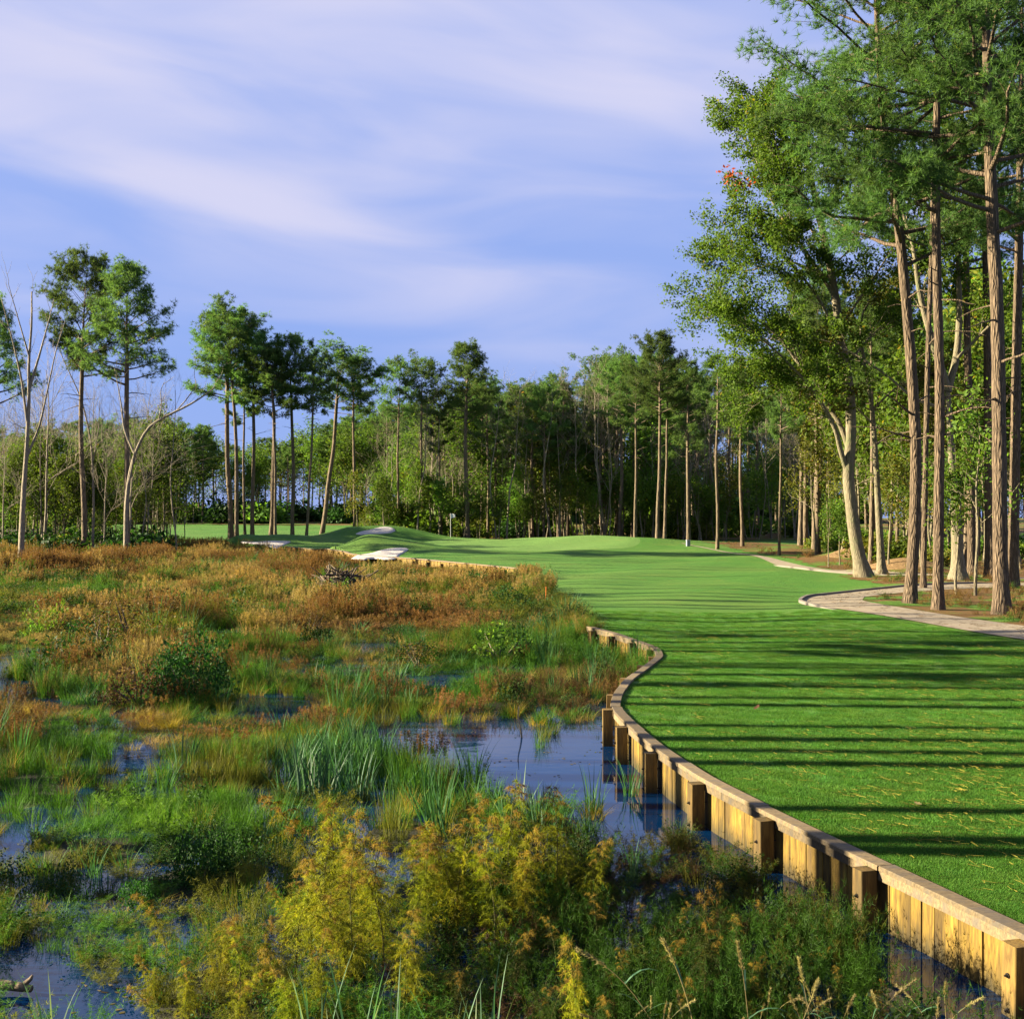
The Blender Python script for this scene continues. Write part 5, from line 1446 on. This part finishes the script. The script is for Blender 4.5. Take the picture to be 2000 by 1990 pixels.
# grasses gone to seed at the bottom right
def seed_grass(seed, H=1.0, bend=0.4, leaves_n=3):
    rg = np.random.default_rng(seed)
    st, hd_, lv = MB(), MB(), MB()
    u = np.linspace(0, 1, 12)
    P = np.stack([bend * H * u ** 1.8, 0.02 * np.sin(u * 5), H * (u - 0.3 * bend * u ** 3)], 1)
    tube(st, P, np.linspace(0.0055, 0.002, 12), 4)
    for s in np.linspace(0.8, 1.0, 16):
        q = np.array([np.interp(s, u, P[:, a]) for a in range(3)])
        needles(hd_, np.tile(q, (3, 1)) + rg.normal(0, 0.004, (3, 3)), np.tile(unit(P[-1] - P[-3]), (3, 1)), 4, 0.035, 0.007, rg, 0.55)
    for k in range(leaves_n):
        s = 0.25 + 0.2 * k; q = np.array([np.interp(s, u, P[:, a]) for a in range(3)])
        az = rg.uniform(0, 6.28); v = np.linspace(0, 1, 6); L = 0.35 * H
        B = q + np.array((math.cos(az), math.sin(az), 0)) * (L * v)[:, None] + np.array((0, 0, 1)) * (L * (0.9 * v - 0.9 * v ** 2))[:, None]
        sd = np.array((-math.sin(az), math.cos(az), 0.3)) * 0.007
        V = np.stack([B - sd * (1 - v[:, None] ** 2), B + sd * (1 - v[:, None] ** 2)], 1).reshape(-1, 3)
        lv.add(V, None, np.arange(5)[:, None] * 2 + np.array((0, 1, 3, 2)), rg.uniform(0, 1))
    return st.mesh('stem', M['stalk'], True), hd_.mesh('seed_head', M['stalk']), lv.mesh('leaf', M['reed'])
SG = [seed_grass(1, 1, 0.5), seed_grass(2, 1, 0.25), seed_grass(3, 1, 0.12), seed_grass(4, 1, 0.65)]
for px, py, hp, k, rz, lb in [(1300, 2080, 270, 3, 2.9, 'long bent seed stalk reaching left across the dark front'), (1365, 2090, 280, 1, 3.1, 'pale bare seed stalk leaning left in front of the bulkhead'), (1470, 2100, 270, 2, 2.7, 'pale seed stalk leaning slightly left near the bulkhead'),
                              (1550, 2110, 210, 1, 0.3, 'seed stalk beside the leaning pair near the bulkhead'), (1590, 2110, 250, 2, 2.9, 'upright seed stalk before the dark planks'), (1660, 2120, 240, 3, 0.4, 'seed stalk bending right at the bottom'),
                              (1250, 2110, 180, 3, 3.3, 'low seed stalk arching left at the bottom edge'), (1740, 2120, 190, 1, 2.2, 'short seed stalk at the foot of the bulkhead'), (1820, 2130, 190, 2, 0.8, 'slender seed stalk rightmost at the foot of the bulkhead')]:
    plant(SG[k], 'seed_stalk', lb, 'grass stalk', px, py, hp, 'seed stalks at the bottom right', 1.0, rz, ('stem', 'seed_head', 'leaf'))
for i in range(34):
    px, py = frg.uniform(1180, 1900), frg.uniform(2030, 2150)
    if px > 1000 + (py - 1000) * 0.80: continue
    plant(SG[int(frg.integers(0, 4))], 'seed_stalk', 'small grass stalk in the tangle before the bulkhead', 'grass stalk', px, py, frg.uniform(90, 180), 'small stalks before the bulkhead', 1.0, None, ('stem', 'seed_head', 'leaf'))
# shrubs in the marsh
BR = bush_mesh(611, M['shrubleaf'], 260, 12, 0.085, 0.07, 1.0, 1.15)
BD = bush_mesh(612, M['deadleaf'], 150, 8, 0.10, 0.09, 1.0, 0.8)
BL = bush_mesh(613, M['shrubleaf'], 160, 12, 0.10, 0.08, 1.0, 0.8)
N2 = ('stem', 'foliage')
def shrub(pair, label, px, py, w_px, h_px, base_r=1.15):
    g = at(px, py, 0); s = h_px * g[1] / F / base_r
    r_ = plant(pair, 'shrub', label, 'shrub', px, py, h_px, 'shrubs of the marsh', base_r, nm=N2, wide=(w_px / 2) / (h_px / base_r))
    return r_
shrub(BR, 'round dark green shrub standing in the marsh left of centre', 375, 1375, 150, 130)
shrub(BR, 'second crown of dark leaves against the round marsh shrub', 335, 1372, 90, 105)
shrub(BD, 'dead brown leaved shrub left of the round dark green one', 275, 1378, 130, 72, 0.8)
shrub(BD, 'small heap of dead brown leaves left of the dead shrub', 215, 1378, 60, 32, 0.8)
shrub(BL, 'low dark shrub right of the round one at mid marsh', 612, 1268, 66, 42, 0.8)
shrub(BL, 'dark little shrub at the end of the brown sedge near the lawn', 790, 1252, 60, 30, 0.8)
shrub(BL, 'dark shrub against the lawn edge above the bulkhead end', 985, 1185, 90, 36, 0.8)
shrub(BL, 'dark shrub below the tip of the far retaining wall', 960, 1150, 110, 34, 0.8)
shrub(BL, 'low dark shrub left of the stick heap', 515, 1160, 26, 16, 0.8)
shrub(BL, 'dark green bush at the foot of the twin pines', 205, 1085, 70, 50, 0.8)
shrub(BL, 'bushy dark plant with small leaves above the lower left pond', 390, 1720, 130, 90, 0.8)
shrub(BL, 'small leafy dark plant beside the lower left pond', 270, 1780, 80, 60, 0.8)
shrub(BL, 'dark green shrub tucked against the far end of the bulkhead', 1122, 1243, 70, 36, 0.8)
shrub(BL, 'dark leafy plant hanging over the pond beside the near rim', 1140, 1690, 80, 50, 0.8)
M['tawny'] = foliage('tawny_leaves', (0.055, 0.035, 0.010), (0.15, 0.095, 0.025))
MS = [bush_mesh(620, M['shrubleaf'], 70, 9, 0.12, 0.10, 1.0, 0.8), bush_mesh(621, M['brush'], 70, 9, 0.12, 0.10, 1.0, 0.9), bush_mesh(622, M['tawny'], 110, 9, 0.07, 0.12, 1.0, 1.1), bush_mesh(623, M['deadleaf'], 60, 8, 0.12, 0.12, 1.0, 0.8)]
TONE = ['dark green', 'fresh green', 'tawny', 'dead brown']
for i in range(95):
    py = frg.choice([frg.uniform(1062, 1110), frg.uniform(1090, 1180), frg.uniform(1180, 1330)], p=[.5, .3, .2]); px = frg.uniform(-20, 1000 if py > 1120 else 560)
    g = at(px, py, 0)
    if pool(g[0], g[1]) > 0.3 or g[0] > xL(g[1]) - 3: continue
    k = int(frg.choice(4, p=[.34, .22, .30, .14]))
    plant(MS[k], 'marsh_shrub', TONE[k] + (' low shrub in the far sedge, ' if py < 1115 else ' low shrub at mid marsh, ') + ('by the left edge' if px < 120 else 'below the twin pines' if px < 320 else 'left of the stick heap' if px < 620 else 'right of the stick heap'),
          'shrub', px, py, frg.uniform(0.45, 1.15) * F / g[1], 'low shrubs scattered in the sedge', 0.9, nm=N2, wide=frg.uniform(0.7, 1.4))
# heap of sticks
g = at(668, 1158, 0.0)
hp = thing('stick_heap', 'heap of dark sticks like a beaver lodge in the brown sedge', 'stick heap', (g[0], g[1], 0.1), 0, None, 1.25)
mb = MB()
th = np.linspace(0, 6.283, 20, endpoint=False)
for k in range(4):
    pass
V = [(0, 0, 0.62)] + [(0.9 * math.cos(a) * f, 0.9 * math.sin(a) * f, zz) for f, zz in ((0.55, .42), (1.05, -0.1)) for a in th]
f3 = [(0, 1 + i, 1 + (i + 1) % 20) for i in range(20)]
f4 = [(1 + i, 21 + i, 21 + (i + 1) % 20, 1 + (i + 1) % 20) for i in range(20)]
mb.add(V, f3, f4); mb.link('mound', M['mud'], hp)
mb = MB(); tube(mb, [(-0.5, 0, 0), (-0.15, 0.03, 0.02), (0.2, -0.02, 0.01), (0.5, 0.02, 0)], [0.03, 0.027, 0.022, 0.012], 6)
stick = mb.mesh('stick', M['bark_far'], True)
for k in range(80):
    a = frg.uniform(0, 6.28); rr = 0.85 * math.sqrt(frg.uniform(0, 1))
    o = ob('stick', stick, hp, (rr * math.cos(a), rr * math.sin(a), 0.68 * (1 - (rr / 0.95) ** 1.5) + 0.05))
    o.rotation_euler = (frg.normal(0, .3), frg.normal(0.35 * (1 if frg.uniform() < .5 else -1), 0.35), frg.uniform(0, 6.28)); o.scale = (frg.uniform(0.6, 1.7), 1, 1)
# log in the lower left pond, snags
g = at(25, 1925, 0.06)
lg = thing('log', 'short broken log floating in the lower left pond', 'log', (g[0], g[1], 0.06), -0.12)
mb = MB()
LP = smooth_path([(-2.2, 0.1, 0.05), (-1.2, 0.04, 0.05), (-0.5, 0.02, 0.03), (-0.1, 0, 0.01), (0.16, -0.01, -0.01)], 30)
tube(mb, LP, np.interp(np.arange(30), [0, 24, 27, 29], [0.05, 0.036, 0.038, 0.028]), 14, 0.5, 0.05, frg); mb.link('trunk', M['bark_far'], lg, True)
mb = MB(); tube(mb, [(0.10, 0, 0.02), (0.14, 0.01, 0.06), (0.155, 0.012, 0.085)], [0.024, 0.018, 0.010], 8, 0.5, 0.08, frg); mb.link('stub', M['bark_far'], lg, True)
g = at(1018, 1440, 0)
sn = thing('snag', 'thin dark dead stem standing in the open water', 'snag', (g[0], g[1], -0.1))
mb = MB(); tube(mb, smooth_path([(0.03, 0, -.2), (0, 0, 0.2), (-0.06, 0, 0.45), (-0.04, 0, 0.62)], 12), np.linspace(0.022, 0.008, 12), 6); mb.link('stem', M['barebark'], sn, True)
# fallen leaves on the lawn
LV = MB(); leaves(LV, np.zeros((1, 3)), 1, 0.0, 0.13, np.random.default_rng(3), aspect=0.8)
def fallen(px, py, s, mat, label):
    g = at(px, py, LAWN_Z + 0.04)
    mb = MB()
    u = np.linspace(-1, 1, 7)
    V = []
    for k in u:
        w_ = 0.45 * (1 - abs(k) ** 1.6) * (1 + 0.3 * math.cos(k * 9))
        V += [(k, -w_, 0.12 * k * k + 0.15 * w_), (k, 0, 0.12 * k * k), (k, w_, 0.12 * k * k + 0.2 * w_)]
    i = np.arange(6)[:, None] * 3
    mb.add(np.array(V) * s, None, np.concatenate([i + (0, 1, 4, 3), i + (1, 2, 5, 4)]), frg.uniform(0, 1))
    o = mb.link('fallen_leaf', mat)
    o.location = (g[0], g[1], float(h(g[0], g[1])) + 0.035); o.rotation_euler = (frg.normal(0, .2), frg.normal(0, .2), frg.uniform(0, 6.28))
    tag(o, label, 'leaf', 'fallen leaves on the lawn')
fallen(1793, 1568, 0.055, M['stalk'], 'single pale yellow leaf lying on the near lawn')
fallen(1870, 1374, 0.10, M['stalk'], 'pale pinkish leaf on the lawn toward the right edge')
fallen(1478, 1381, 0.10, M['deadleaf'], 'brown curled leaf on the lawn left of the pale one')
fallen(1968, 1364, 0.07, M['deadleaf'], 'tiny dark leaf right of the pale pinkish one')
